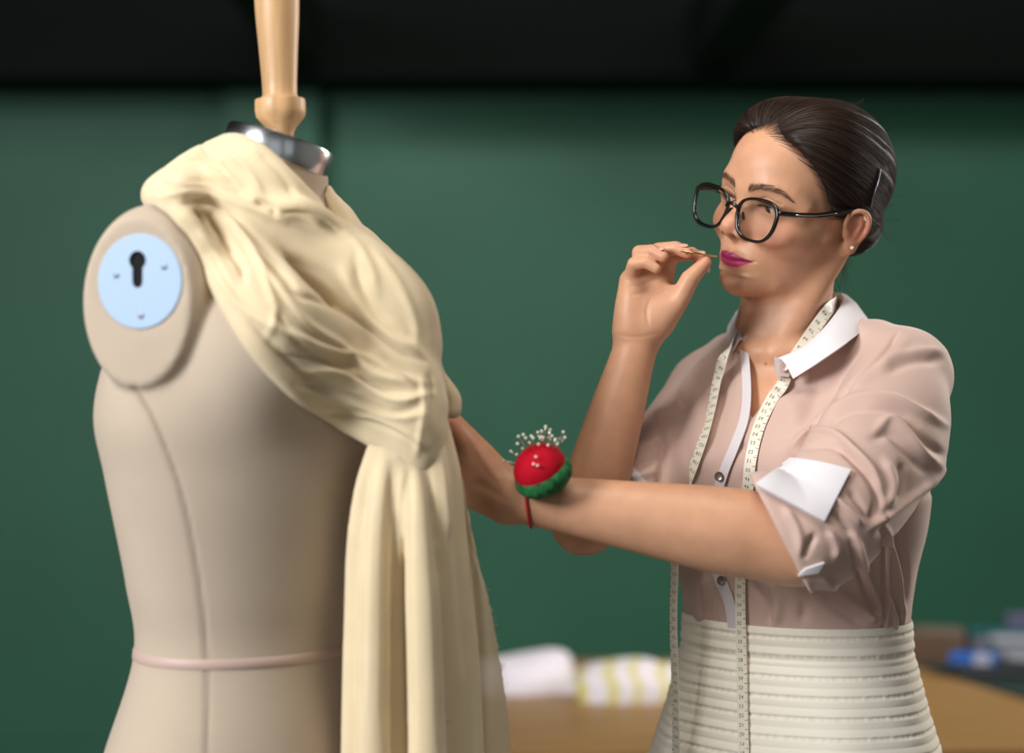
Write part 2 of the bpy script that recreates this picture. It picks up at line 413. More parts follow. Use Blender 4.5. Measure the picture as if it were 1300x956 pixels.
def head_sdf(s):
    s.frame(HEAD)
    s.add(E((0, .018, .030), (.0725, .089, .081)))
    s.add(E((0, -.030, .030), (.060, .066, .060)), .02)
    s.add(E((0, -.033, -.030), (.058, .058, .062)), .02)
    s.sym(lambda g: E((g*.042, -.052, -.032), (.020, .027, .018)), .026)
    s.add(E((0, -.038, -.068), (.038, .045, .036)), .02)
    s.sym(lambda g: C([(g*.047, .006, -.056), (g*.0415, -.008, -.070), (g*.025, -.052, -.082), (0, -.075, -.0855)], (.0105, .0120, .0125, .0132)), .026)
    s.add(E((0, -.070, -.064), (.028, .0235, .025)), .018)
    s.add(E((0, -.083, -.0860), (.017, .0138, .0128)), .014)
    # eye hollows, brows
    s.sym(lambda g: E((g*.031, -.101, -.001), (.020, .017, .0135)), .016, 'cut')
    s.sym(lambda g: C(spline([(g*.010, -.086, .013), (g*.030, -.0825, .0190), (g*.046, -.071, .015), (g*.056, -.056, .002)], 8), .0050), .018)
    # nose
    s.add(C([(0, -.085, .008), (0, -.0905, -.008), (0, -.0995, -.019), (0, -.1085, -.0272)], (.0056, .0058, .0064, .0076)), .012)
    s.add(E((0, -.094, -.027), (.0110, .014, .013)), .012)
    s.sym(lambda g: E((g*.0115, -.0985, -.0340), (.0056, .0092, .0060)), .006)
    s.sym(lambda g: E((g*.0070, -.1030, -.0395), (.0040, .0070, .0045), rotm(-22, 0, -g*20)), .002, 'cut')
    s.add(C([(0, -.1090, -.0330), (0, -.097, -.0435)], (.0030, .0032)), .004)
    # lids: a thin ball over the eye, opened by a narrow slit
    s.sym(lambda g: E((g*.0315, -.0720, .000), (.0165, .0135, .0128)), .010)
    s.sym(lambda g: MAX(E((g*.0318, -.0880, -.0042), (.0135, .0120, .0034), rotm(0, g*6, 0)), PL((0, 1, 0), (0, -.0725, 0))), .0012, 'cut')
    s.sym(lambda g: C([(g*.0185, -.0865, .0050), (g*.031, -.0885, .0088), (g*.0445, -.0800, .0050)], .0009), .003, 'cut')
    # lips
    up = [(-.0245, -.0845, -.0625), (-.0125, -.0950, -.0610), (-.0045, -.0983, -.0600), (0, -.0980, -.0608), (.0045, -.0983, -.0600), (.0125, -.0950, -.0610), (.0245, -.0845, -.0625)]
    s.add(C(spline(up, 19), np.interp(np.linspace(0, 6, 19), range(7), (.0008, .0032, .0040, .0040, .0040, .0032, .0008))), .005)
    dn = [(-.0235, -.0840, -.0634), (-.012, -.0930, -.0678), (0, -.0955, -.0688), (.012, -.0930, -.0678), (.0235, -.0840, -.0634)]
    s.add(C(spline(dn, 17), np.interp(np.linspace(0, 4, 17), range(5), (.0008, .0044, .0050, .0044, .0008))), .005)
    s.cut(C(spline([(-.0265, -.0860, -.0623), (-.012, -.0995, -.0641), (0, -.1030, -.0651), (.012, -.0995, -.0641), (.0265, -.0860, -.0623)], 17), .0008), .0024)
    s.cut(E((0, -.1015, -.0500), (.0022, .0028, .0050)), .005)
    s.cut(E((0, -.1010, -.0800), (.0110, .0070, .0020)), .016)
    # ears
    for g in (1, -1):
        Re = rotm(8, 0, 0) @ rotm(0, 0, -g*20)
        c = np.array((g*.0690, .013, -.018))
        P = lambda x, y, z: tuple(c+Re @ np.array((g*x, y*.86, z*.74)))
        s.add(E(P(.003, .002, .001), (.0040, .0142, .0200), Re), .004)
        rim = [P(.003, -.010, -.004), P(.005, -.013, .010), P(.0065, -.008, .024), P(.008, .003, .0295), P(.0085, .0145, .023), P(.008, .018, .009), P(.0065, .0145, -.007), P(.004, .006, -.020)]
        s.add(C(spline(rim, 20), .0028), .0015)
        s.cut(E(P(.0095, -.001, .005), (.0054, .0092, .0135), Re), .002)
        s.add(C([P(.0045, .009, .019), P(.0055, .0085, .006), P(.0045, .002, -.009)], .0021), .002)
        if g > 0: s.lobe = HEAD.fwd(P(.0085, -.005, -.026))
        s.add(E(P(.0035, -.004, -.0255), (.0045, .0080, .0085), Re), .004)
        s.add(E(P(.0030, -.0105, -.006), (.0035, .0040, .0055), Re), .003)
    return s

def limb(s, pts, rad, k=.02):                # smooth tapering limb through its joints
    A = spline(np.c_[np.array(pts, float), rad], 7*len(pts)); return s.add(C(A[:, :3], A[:, 3]), k)
def lerp(a, b, t): return tuple(np.array(a)*(1-t)+np.array(b)*t)

def neck_torso(s):
    s.frame(WORLD)
    nb = (.299, 2.195, 1.425)
    h0 = tuple(HEAD.fwd((0, -.003, -.048)))
    s.add(C([h0, lerp(h0, nb, .5), nb], (.050, .0485, .058)), .012)
    notch = TOR.fwd((.012, -.062, .318))
    for g in (1, -1):
        s.add(C([HEAD.fwd((g*.054, .016, -.045)), lerp(HEAD.fwd((g*.054, .016, -.045)), TOR.fwd((g*.014, -.066, .300)), .55), TOR.fwd((g*.012, -.064, .300))], (.010, .0105, .007)), .016)
    s.frame(TOR)
    s.add(LOFT([(-.02, .118, .088, 0, 0), (.08, .124, .095, 0, 0), (.18, .136, .105, 0, 0), (.25, .136, .094, 0, .005), (.29, .112, .078, 0, .010), (.318, .070, .062, 0, .012), (.335, .04, .04, 0, .012)]), .02)
    s.sym(lambda g: E((g*.070, -.082, .185), (.058, .050, .056)), .03)
    s.frame(WORLD)
    for g, s_ in ((1, np.array(ARM_L['sh'])), (-1, np.array(ARM_R['sh']))):
        s.add(C([TOR.fwd((g*.04, .018, .290)), lerp(TOR.fwd((g*.04, .018, .290)), s_, .55)+np.array((0, .004, .006)), s_], (.034, .036, .041)), .03)
    s.frame(TOR)
    s.sym(lambda g: C([(g*.010, -.066, .302), (g*.036, -.058, .303), (g*.055, -.048, .296)], (.007, .007, .005)), .014)
    return s

def arms(s):
    s.frame(WORLD)
    A = ARM_L; e = A['el']; w = A['wr']
    limb(s, [A['sh'], lerp(A['sh'], e, .5), e], (.042, .039, .036), .02)
    limb(s, [e, lerp(e, w, .22), lerp(e, w, .55), lerp(e, w, .85), w], (.0385, .0430, .0345, .0265, .0245), .025)
    A = ARM_R; e = A['el']; w = A['wr']
    limb(s, [A['sh'], lerp(A['sh'], e, .5), e], (.041, .038, .031), .02)
    limb(s, [e, lerp(e, w, .22), lerp(e, w, .55), lerp(e, w, .85), w], (.0300, .0335, .0300, .0245, .0232), .02)
    return s

def ph(rows):                                # (px, py, depth) rows to points
    return [tuple(at(*r)) for r in rows]
HR_Y = 2.10
def hand_r(s):
    s.frame(WORLD)
    y = HR_Y
    w = ARM_R['wr']
    mc = dict(i=(842, 349, y+.012), m=(828, 345, y+.010), r=(813, 348, y+.004), p=(800, 357, y-.002))
    for k_, r0, bx in (('i', .0145, 824), ('m', .0145, 816), ('r', .0140, 808), ('p', .0135, 800)):
        s.add(C([at(bx, 418, y), at(*mc[k_])], (.0155, r0*.84)), .014)
    s.add(E(at(837, 395, y-.012), (.0185, .0150, .0310), rotm(0, 32, 0)), .012)      # ball of the thumb
    s.add(E(at(800, 398, y-.008), (.0135, .0140, .0300), rotm(0, 5, 0)), .012)       # outer edge of the palm
    # thumb
    s.add(C(spline(ph([(838, 410, y-.010), (862, 381, y-.020), (876, 354, y-.024), (895, 334, y-.018)]), 4), (.0150, .0108, .0098, .0066)), .008)
    fingers = [((842, 349, y+.012), (853, 324, y-.000), (878, 322, y-.008), (895, 330, y-.014), (.0098, .0082, .0072, .0058)),
               ((828, 345, y+.010), (836, 318, y-.008), (858, 315, y-.018), (873, 321, y-.024), (.0098, .0084, .0075, .0062)),
               ((813, 348, y+.004), (812, 321, y-.014), (829, 319, y-.026), (842, 326, y-.032), (.0094, .0082, .0073, .0060)),
               ((800, 357, y-.002), (805, 335, y-.019), (820, 333, y-.028), (833, 341, y-.032), (.0086, .0073, .0065, .0054))]
    for a, b, c, d, r in fingers:
        s.add(C(ph([a, b, c, d]), r), .0035)
    return s
def hand_l(s):
    s.frame(WORLD)
    y = ARM_L['wr'][1]
    kn = [(575, 540, y+.004), (569, 566, y+.012), (571, 594, y+.020), (581, 622, y+.026)]     # knuckles, index to little finger
    for i, (kx, ky, kd) in enumerate(kn):
        s.add(C([at(644, 620+7*i, y-.006+.005*i), lerp(at(644, 620+7*i, y-.006+.005*i), at(kx, ky, kd), .5), at(kx, ky, kd)], (.0170, .0155, .0118)), .012)
    s.add(E(at(606, 610, y+.002), (.019, .013, .028), rotm(0, -30, 0)), .012)
    tips = [[(575, 540, y+.004), (556, 528, y+.014), (546, 540, y+.022), (545, 556, y+.024)],
            [(569, 566, y+.012), (548, 552, y+.022), (538, 564, y+.030), (538, 578, y+.032)],
            [(571, 594, y+.020), (550, 580, y+.032), (541, 590, y+.040), (541, 604, y+.042)],
            [(581, 622, y+.026), (562, 610, y+.038), (552, 618, y+.044), (551, 628, y+.046)]]
    for t, r in zip(tips, ((.0098, .0082, .0074, .006), (.0098, .0084, .0075, .006), (.0094, .008, .0072, .006), (.0085, .0072, .0064, .0052))):
        s.add(C(ph(t), r), .004)
    s.add(C(ph([(636, 618, y+.010), (604, 574, y+.026), (584, 545, y+.030), (566, 536, y+.032)]), (.0165, .0120, .0098, .0068)), .008)
    return s
# ------------------------------------------------------------------ hair drawn back into a low bun
def hair_sdf(s):
    s.frame(HEAD)
    s.add(E((0, .022, .030), (.0770, .0945, .0820)))
    s.sym(lambda g: E((g*.030, -.018, .055), (.044, .060, .052)), .02)
    s.cut(E((0, -.088, -.020), (.104, .0755, .0980)), .012)
    s.cut(MAX(PL((0, .10, 1), (0, 0, -.0085)), PL((0, 1, 0), (0, .026, 0))), .006)
    s.cut(PL((0, -.45, 1), (0, .03, -.045)), .006)
    s.add(E((.004, .082, -.034), (.036, .029, .032)), .012)
    s.add(C([(.052, .034, -.010), (.045, .060, -.018), (.024, .088, -.026)], (.012, .016, .018)), .014)
    s.add(C([(-.052, .034, -.010), (-.045, .060, -.018), (-.024, .088, -.026)], (.012, .016, .018)), .014)
    s.cut(C([(.004, -.070, .090), (.005, -.045, .110), (.004, -.01, .119), (0, .02, .120)], (.0022, .0026, .0030, .002)), .006)
    return s
hair = hair_sdf(SDF())
HRES = .0014                                # mesh size of the skin
# ------------------------------------------------------------------ skin, painted by place on the body
def sstep(x, a, b):
    t = np.clip((x-a)/(b-a), 0, 1); return t*t*(3-2*t)
def blend(c, col, m): return c*(1-m[:, None])+lin(col)[None]*m[:, None]
SKIN = (204, 152, 119)
def paint_skin(V):
    q = HEAD.inv(np.asarray(V, np.float32)).astype(float); x, y, z = q[:, 0], q[:, 1], q[:, 2]; ax = np.abs(x)
    c = np.repeat(lin(SKIN)[None], len(V), 0)
    front = sstep(-y, .03, .06)
    near = (np.linalg.norm(q, axis=1) < .17)*1.
    c = blend(c, (206, 128, 104), .45*near*np.exp(-((ax-.043)/.020)**2-((z+.034)/.018)**2)*front)            # cheeks
    c = blend(c, (214, 140, 112), .35*near*np.exp(-(x/.012)**2-((z+.031)/.012)**2)*front)                  # nose tip
    # lips
    mx = np.array([0, .0045, .0125, .0200, .0245]); up = np.interp(ax, mx, [-.0578, -.0564, -.0584, -.0610, -.0625]); dn = np.interp(ax, mx, [-.0732, -.0730, -.0712, -.0668, -.0627])
    lips = near*(y > -.1075)*sstep(z, dn-.0011, dn+.0011)*(1-sstep(z, up-.0011, up+.0011))*(1-sstep(ax, .0238, .0250))*sstep(-y, .074, .078)
    c = blend(c, (172, 42, 94), .95*lips); c = blend(c, (122, 24, 66), .7*lips*sstep(z, -.0645, -.063))
    c = blend(c, (92, 14, 46), .8*lips*np.exp(-((z-np.interp(ax, [0, .012, .0265], [-.0651, -.0641, -.0623]))/.0010)**2))
    # brows
    bz = np.interp(ax, [.010, .018, .032, .044, .054], [.0135, .0175, .0205, .0185, .0105]); bw = np.interp(ax, [.008, .014, .030, .046, .056], [.0022, .0034, .0034, .0022, .0008])
    c = blend(c, (92, 60, 44), .60*np.exp(-((z-bz)/(bw*1.25))**2)*sstep(ax, .008, .013)*(1-sstep(ax, .050, .057))*front)
    # eye make-up on the upper lid and at its outer end
    c = blend(c, (112, 66, 52), .55*near*np.exp(-((ax-.036)/.014)**2-((z+.0010)/.0060)**2)*front)
    c = blend(c, (40, 24, 20), .6*near*np.exp(-((ax-.0318)/.0150)**6-((z-.0012-.0015*((ax-.0318)/.013)**2*-1)/.0011)**2)*front)
    # nostrils painted dark for the shade inside, ear hollow redder
    c = blend(c, (70, 30, 24), .9*near*np.exp(-((ax-.0070)/.0042)**2-((z+.0395)/.0036)**2-((y+.1025)/.007)**2))
    c = blend(c, (190, 98, 78), .55*near*np.exp(-((y-.012)/.014)**2-((z+.020)/.018)**2)*sstep(ax, .066, .072))
    hs = hair(np.asarray(V, np.float32)); c = blend(c, (70, 44, 34), .75*near*(1-sstep(hs, .000, .007))*(q[:, 2] > -.01))       # roots of the hair
    # knuckles and finger ends are redder
    for p, r in [(at(895, 332, 2.086), .012), (at(842, 326, 2.07), .008), (at(873, 321, 2.076), .009), (at(561, 545, 1.93), .02)]:
        c = blend(c, (205, 120, 98), .55*np.exp(-(np.linalg.norm(V-p, axis=1)/r)**2))
    for p in (at(972, 462, 2.12),):          # a small mole under the throat
        c = blend(c, (90, 54, 40), .9*np.exp(-((pix(V)-np.array([972, 462]))**2).sum(1)/2.2)*(V[:, 1] < 2.2))
    return c.astype(np.float32)

M_SKIN = mat('skin', attr='tint', rough=.46, sss=.12, spec=.45, bump=('noise', 900, .06, .001), noise=(60, .06, (1, 1, 1)))
person = empty('person', (.313, 2.2, 0), 'woman in pink shirt and cream skirt, pin at her lips, one arm reaching left', 'person')
body = SDF(); head_sdf(body); neck_torso(body); arms(body); hand_r(body); hand_l(body)
BV, BQ = body.mesh((-.10, 1.82, 1.09), (.52, 2.42, 1.72), HRES)
buv = pix(BV); am = ((buv[:, 0] > 705) & (buv[:, 0] < 1040) & (buv[:, 1] > 560) & (BV[:, 1] < 2.02)) | ((buv[:, 1] > 436) & (buv[:, 0] < 870) & (buv[:, 0] > 690) & (BV[:, 1] > 2.0))
BV = relax_part(BV, BQ, am, 30)
BV = creases(BV, BQ, [([(802, 374), (822, 370), (846, 358)], 2.2, -.0009), ([(824, 414), (821, 394), (830, 374), (852, 362)], 2.2, -.0011), ([(783, 424), (806, 428), (838, 423)], 2.2, -.0004), ([(798, 364), (818, 360), (838, 352)], 1.8, -.0006),
 ([(868, 384), (876, 390)], 2, -.0006), ([(640, 618), (612, 580), (594, 548)], 5, .0012), ([(650, 640), (622, 622), (600, 612)], 6, -.0008)])
# legs and feet, far below the frame, in the same skin
legs = SDF().frame(TOR)
for g in (1, -1):
    legs.add(C([(g*.07, .01, -.20), (g*.078, -.005, -.55), (g*.08, .012, -.72), (g*.08, .02, -1.045)], (.080, .055, .052, .036)), .03)
    legs.add(C([(g*.08, .030, -1.082), (g*.085, -.06, -1.092), (g*.09, -.125, -1.098)], (.032, .027, .017)), .03)
LV, LQ = legs.mesh((.05, 1.85, -.02), (.6, 2.5, 1.15), .009)
BQ = seal(BQ)
V_ = np.concatenate([BV, LV]); Q_ = np.concatenate([BQ, LQ+len(BV)])
body_o = mesh_obj('body', V_, Q_, M_SKIN, person, attrs={'tint': paint_skin(V_)})

# ------------------------------------------------------------------ eyes, lashes, brows
def ball(c, r, n=28, m=18, fr=HEAD):
    V = []; th = np.linspace(0, math.pi, m)
    for t in th:
        for k in range(n):
            a = 2*math.pi*k/n; V.append((r*math.sin(t)*math.cos(a), r*math.sin(t)*math.sin(a), r*math.cos(t)))
    return np.array(V), grid_faces(m, n, True)
M_EYE = mat('eye', attr='tint', rough=.08, spec=.6, coat=.6)
for g in (1, -1):
    V, Q = ball(0, .0123, 40, 30); gaze = np.array((-.22, -.84, -.42)); gaze /= np.linalg.norm(gaze)
    cs = (V/.0123) @ gaze; a = np.arccos(np.clip(cs, -1, 1))
    c = np.repeat(lin((206, 190, 180))[None], len(V), 0); c = blend(c, (62, 44, 28), 1-sstep(a, .46, .52)); c = blend(c, (12, 9, 8), 1-sstep(a, .19, .24))
    mesh_obj('eye', HEAD.fwd(V+np.array([g*.0315, -.0722, .000])), Q, M_EYE, person, attrs={'tint': c})
RNG = random.Random(4)
M_HAIR = mat('dark_brown_hair', attr='tint', rough=.48, spec=.3)
def tubes(P, r, n=3):                        # many tubes of one length at once: P is (count, m, 3), r is (m,) or (count, m)
    P = np.asarray(P, float); N, m = P.shape[:2]; r = np.broadcast_to(r, (N, m))
    T = np.gradient(P, axis=1); T /= np.linalg.norm(T, axis=2)[..., None]+1e-12
    u = np.cross(T, np.array((.31, .47, .83))); u /= np.linalg.norm(u, axis=2)[..., None]+1e-12; w = np.cross(T, u)
    a = 2*np.pi*np.arange(n)/n
    V = P[:, :, None]+r[..., None, None]*(np.cos(a)[:, None]*u[:, :, None]+np.sin(a)[:, None]*w[:, :, None])
    Q = (np.arange(N)*m*n)[:, None, None]+grid_faces(m, n, True)[None]
    return V.reshape(-1, 3), Q.reshape(-1, 4)
def hairs(name, paths, r, parent, tint=(44, 28, 22), var=.25, n=3):
    P = np.array(paths); m = P.shape[1]
    V, Q = tubes(P, r*np.clip(np.minimum(np.arange(m)+1, m-np.arange(m))/2.5, .25, 1), n)
    k = 1+np.array([RNG.uniform(-var, var) for _ in paths])
    return mesh_obj(name, V, Q, M_HAIR, parent, attrs={'tint': np.repeat(lin(tint)[None]*k[:, None], m*n, 0)})
def onto(sd, p, d, it=14, off=0.):           # slide points along directions until they lie on a surface
    p = np.array(p, np.float32); d = np.array(d, np.float32); d = d/np.linalg.norm(d, axis=-1)[..., None]
    for _ in range(it): p = p+d*(sd(p)-off)[..., None]*.8
    return p
hd = SDF(); head_sdf(hd)
paths = []
for g in (1, -1):
    for i in range(230):
        t = RNG.random(); ax = .009+.044*t; z = np.interp(ax, [.010, .018, .032, .044, .054], [.0135, .0175, .0205, .0185, .0105])+RNG.uniform(-1, 1)*np.interp(ax, [.008, .014, .030, .046, .056], [.0020, .0032, .0032, .0020, .0006])
        L = .0065*(1-.4*t); a = math.radians(np.interp(t, [0, .2, .6, 1], [70, 38, 12, -28])+RNG.uniform(-8, 8))
        q = [(g*(ax+L*s*math.cos(a)), -.12, z+L*s*math.sin(a)) for s in (0, .33, .66, 1)]
        paths.append(HEAD.fwd(q))
paths = onto(hd, np.array(paths), HEAD.vec((0, 1, 0))[None, None], it=14, off=.0004)
hairs('eyebrows', paths, .00015, person, (104, 72, 54))['kind'] = 'stuff'
paths = []
for g in (1, -1):
    for i in range(44):
        t = i/43; x = .0195+.0265*t; z = -.0012+.0022*(1-((t-.5)*2)**2)
        b = onto(hd, HEAD.fwd([(g*x, -.12, z)]), HEAD.vec((0, 1, 0))[None])[0]
        o = np.array((g*(t-.4)*.9, -.85, -.30+.1*RNG.random())); L = .0058*(.7+.5*t)
        paths.append([b, b+HEAD.vec(o)*L*.5, b+HEAD.vec(o+np.array((0, 0, .35)))*L])
hairs('eyelashes', paths, .00030, person, (20, 14, 12), n=4)['kind'] = 'stuff'
HV, HQ = hair.mesh(HEAD.t-np.array([.16, .16, .16]), HEAD.t+np.array([.17, .17, .16]), .0016)
POLE = np.array((.004, .096, -.020))
def hair_phi(q):                             # angle round the line from the brow to the knot: constant along a strand
    d = q-np.array((0, .01, .02)); ax = POLE-np.array((0, .01, .02)); ax = ax/np.linalg.norm(ax)
    u = np.array((1, 0, 0.)); w = np.cross(ax, u); return np.arctan2(d @ w, d @ u), (d @ ax)/np.linalg.norm(d, axis=1)
hq = HEAD.inv(HV.astype(np.float32)).astype(float); phi, cz = hair_phi(hq)
rs = np.random.RandomState(3); g_ = np.zeros(len(HV))
for f_ in (17, 29, 43, 67, 91): g_ += np.sin(phi*f_+rs.rand()*6+np.sin(cz*3+f_)*.5)/f_**.4
knot = np.exp(-(np.linalg.norm(hq-np.array((.004, .088, -.030)), axis=1)/.04)**4)
HV = HV+vnormals(HV, HQ)*((.0008*g_)*(1-.5*knot))[:, None]
hpart = np.array([(975, 168), (984, 152), (996, 137), (1010, 124)])
pd = polydist(pix(HV).astype(np.float32), hpart)[0]; pm = (pd < 9)*(vnormals(HV, HQ)[:, 1] < .3)*np.exp(-(pd/1.7)**2)
HV = HV-vnormals(HV, HQ)*(.0022*pm)[:, None]
hc = lin((32, 21, 17))[None]*(1+.35*np.sin(phi*120+cz*2)[:, None]*np.cos(phi*47)[:, None])
hc = hc*(1-.25*pm[:, None])+lin((128, 92, 70))*.25*pm[:, None]
hair_o = mesh_obj('hair', HV, HQ, M_HAIR, person, attrs={'tint': hc})
# loose strands over the cap
O_ = np.array((0, .012, .022)); paths = []
dirs = []
for i in range(4200):
    ph_ = RNG.uniform(-math.pi, math.pi); ax = (POLE-O_)/np.linalg.norm(POLE-O_); u = np.array((1, 0, 0.)); w = np.cross(ax, u); w /= np.linalg.norm(w); u = np.cross(w, ax)
    t0 = RNG.uniform(.4, 3.05); ln = RNG.uniform(.5, 1.3); th = np.linspace(t0, max(.12, t0-ln), 14); wob = RNG.uniform(-.02, .02)
    d = np.cos(th)[:, None]*ax+np.sin(th)[:, None]*(np.cos(ph_+wob*np.sin(th*5))[:, None]*u+np.sin(ph_+wob*np.sin(th*5))[:, None]*w)
    dirs.append(d)
D_ = np.array(dirs); lo_ = np.full(D_.shape[:2], .03); hi_ = np.full(D_.shape[:2], .15); hh = MIN(hair, hd)
for _ in range(14):
    md = (lo_+hi_)/2; ins = hh(HEAD.fwd(O_+D_*md[..., None]).astype(np.float32)) < 0; lo_ = np.where(ins, md, lo_); hi_ = np.where(ins, hi_, md)
S_ = HEAD.fwd(O_+D_*(hi_+.0003)[..., None])
hair_d = hair(S_.astype(np.float32))
for k in range(len(S_)):
    if hair_d[k].max() < .0075 and hair_d[k].mean() < .0025 and np.abs(np.diff(hi_[k])).max() < .006: paths.append(S_[k])
hairs('hair_strands', paths, .00026, hair_o, (58, 41, 33), .6)['kind'] = 'stuff'
# wisps at the nape, the bun and the crown
paths = []
def wisp(px, py, Y, dx, dy, curl, n=10):
    a = RNG.uniform(0, 6); P = []
    for i in range(n):
        t = i/(n-1); P.append(at(px+dx*t+curl*math.sin(a+t*4)*t, py+dy*t+curl*math.cos(a+t*3)*t, Y))
    paths.append(P)
for i in range(26): wisp(1062+RNG.uniform(-6, 16), 318+RNG.uniform(-6, 8), 2.19+RNG.uniform(-.01, .02), RNG.uniform(-8, 6), RNG.uniform(20, 55), 5)
for i in range(14): wisp(1122+RNG.uniform(-8, 8), 262+RNG.uniform(-25, 45), 2.22, RNG.uniform(4, 22), RNG.uniform(-14, 14), 3)
for i in range(16): wisp(985+RNG.uniform(0, 110), 130+RNG.uniform(0, 6), 2.19, RNG.uniform(15, 40), RNG.uniform(-9, 4), 3)
hairs('stray_hairs', paths, .00020, hair_o, (70, 48, 36), .4)['kind'] = 'stuff'

# ------------------------------------------------------------------ glasses
M_FRAME = mat('black_acetate', srgb(18, 15, 15), .22, coat=.5)
M_GOLD = mat('gilt_metal', srgb(214, 178, 120), .25, 1)
M_STEEL = mat('steel', srgb(200, 200, 205), .22, 1)
M_LENS = mat('lens', (1, 1, 1), .0, trans=1, ior=1.22, spec=.5)
glasses = empty('glasses', tuple(HEAD.fwd((0, -.10, -.01))), "black panto-frame glasses worn low on the woman's nose", 'glasses')
def lens_outline(g, n=64, grow=0.):
    P = []
    for i in range(n):
        a = 2*math.pi*i/n; c, s_ = math.cos(a), math.sin(a)
        e = 2/2.7; hx, hz = .0264+grow, .0222+grow
        x = hx*math.copysign(abs(c)**e, c); z = hz*math.copysign(abs(s_)**e, s_)
        x *= 1+.13*z/hz; z += .0015*x/hx*(1 if z > 0 else 0)
        X = .0350+x
        P.append((g*X, -.1060+.05*max(0, X-.012)+.35*max(0, X-.012)**2+.13*z, -.0135+z))
    return np.array(P)
for g in (1, -1):
    P = lens_outline(g); m = MB(); n = len(P)
    c0 = P.mean(0)
    V = []; Fc = []
    prof = [(-.0012, -.0018), (.0012, -.0018), (.0015, .0), (.0012, .0018), (-.0012, .0018), (-.0015, 0)]
    for i in range(n):
        rad = P[i]-c0; rad = rad/np.linalg.norm(rad)
        for a, b in prof: V.append(P[i]+rad*a*1.15+np.array((0, b, 0)))
    kf = len(prof)
    for i in range(n):
        for k in range(kf): Fc.append((i*kf+k, i*kf+(k+1) % kf, ((i+1) % n)*kf+(k+1) % kf, ((i+1) % n)*kf+k))
    mesh_obj('rim', HEAD.fwd(V), Fc, M_FRAME, glasses)
    L = lens_outline(g, 64, -.0006); lc = L.mean(0); rings = np.r_[np.linspace(1, .1, 8), .012]; V = []
    for dy in (-.0006, .0006):
        for k in rings: R_ = lc+(L-lc)*np.array((k, 1, k)); R_[:, 1] = lc[1]-.0012+(L[:, 1]-lc[1]+.0012)*k*k+dy; V.append(R_)
    V = np.concatenate(V); h_ = 9*n
    G1 = grid_faces(9, n, True); Fc = [tuple(f) for f in G1]+[tuple(h_+f[::-1]) for f in G1]
    Fc += [tuple(8*n+i for i in range(n))[::-1], tuple(h_+8*n+i for i in range(n))]+[(i, h_+i, h_+(i+1) % n, (i+1) % n) for i in range(n)]
    mesh_obj('lens', HEAD.fwd(V), Fc, M_LENS, glasses)
    # side arm: from the end piece back over the ear
    E0 = P[np.argmax(g*P[:, 0]+.55*P[:, 2])]
    T = spline([E0+np.array((g*.000, .001, 0)), E0+np.array((g*.0045, .006, -.001)), (g*.0710, -.055, -.0015), (g*.0725, -.020, .0010), (g*.0725, .006, .0035), (g*.0710, .024, .0020), (g*.0690, .036, -.014)], 40)
    V, Fc = tube_mesh(HEAD.fwd(T), .0019, 10)
    V = np.array(V); up = HEAD.vec((0, 0, 1)); Tc = HEAD.fwd(T).repeat(10, 0); d = (V-Tc) @ up; V = V+np.outer(d, up)*.45
    tp = mesh_obj('temple', V, Fc, M_FRAME, glasses)
    i0 = 9; B = HEAD.fwd(T[i0:i0+11]+np.array((g*.0019, 0, .0003)))
    V, Fc = tube_mesh(B, .0007, 6); mesh_obj('inlay', V, Fc, M_STEEL, tp)
b_ = spline([(.0092, -.1062, -.0070), (.004, -.1085, -.0030), (-.004, -.1085, -.0030), (-.0092, -.1062, -.0070)], 14)
V, Fc = tube_mesh(HEAD.fwd(b_), .0021, 10); mesh_obj('bridge', V, Fc, M_FRAME, glasses)
for g in (1, -1):
    V, Q = ball(0, 1, 14, 8); V = V*np.array((.0014, .0030, .0055)); mesh_obj('nose_pad', HEAD.fwd(V @ rotm(0, g*-18, g*30).T+np.array((g*.0098, -.0985, -.0145))), Q, M_FRAME, glasses)
# ------------------------------------------------------------------ shirt
def PLpx(a, b, inside):                      # upright plane along a line of sight pair, negative on the side of a given spot
    A, B, I = at(*a, 2.1), at(*b, 2.1), at(*inside, 2.1); O = np.array((0, 0, ZC))
    n = np.cross(A-O, B-O); n = n/np.linalg.norm(n); c = n @ O
    if n @ I-c > 0: n = -n; c = -c
    return HS(n, c)
sl = SDF()                                   # left sleeve, pushed up to the elbow
shl = np.array(ARM_L['sh']); ell = np.array(ARM_L['el'])
sl.add(C(spline([shl, at(1098, 580, 2.01), ell+np.array((.012, .004, .004)), at(962, 668, 1.93)], 9), np.interp(np.linspace(0, 3, 9), [0, 1, 2, 3], (.052, .058, .0560, .0530))))
sl.add(E(at(1143, 560, 2.06), (.045, .045, .062), rotm(0, 18, 0)), .03)
sl.add(C([at(1136, 586, 2.03), at(1092, 630, 1.985), at(1058, 664, 1.955)], (.046, .047, .046)), .025)
sl.cut(PLpx((952, 606), (1014, 726), (900, 660)), .004)
arm_l = C([ell, lerp(ell, ARM_L['wr'], .22), lerp(ell, ARM_L['wr'], .55)], (.0415, .0460, .039))
sl.cut(arm_l, .002)
sr = SDF()
sr.add(C(spline([np.array(ARM_R['sh']), at(862, 560, 2.20), at(815, 628, 2.13)], 6), np.linspace(.050, .0475, 6)))
sr.cut(PLpx((768, 574), (846, 664), (760, 680)), .004)
arm_r = C([np.array(ARM_R['sh']), np.array(ARM_R['el'])], (.047, .041)); sr.cut(MAX(arm_r, PLpx((792, 552), (870, 642), (760, 680))), .003)
torso = SDF().frame(TOR)
torso.add(LOFT([(-.06, .134, .104, 0, 0), (0, .130, .100, 0, 0), (.06, .137, .106, 0, 0), (.12, .147, .114, .004, 0), (.20, .153, .117, .004, 0), (.25, .148, .106, 0, .005), (.29, .120, .090, 0, .010), (.316, .082, .075, 0, .010), (.330, .066, .066, 0, .010)]))
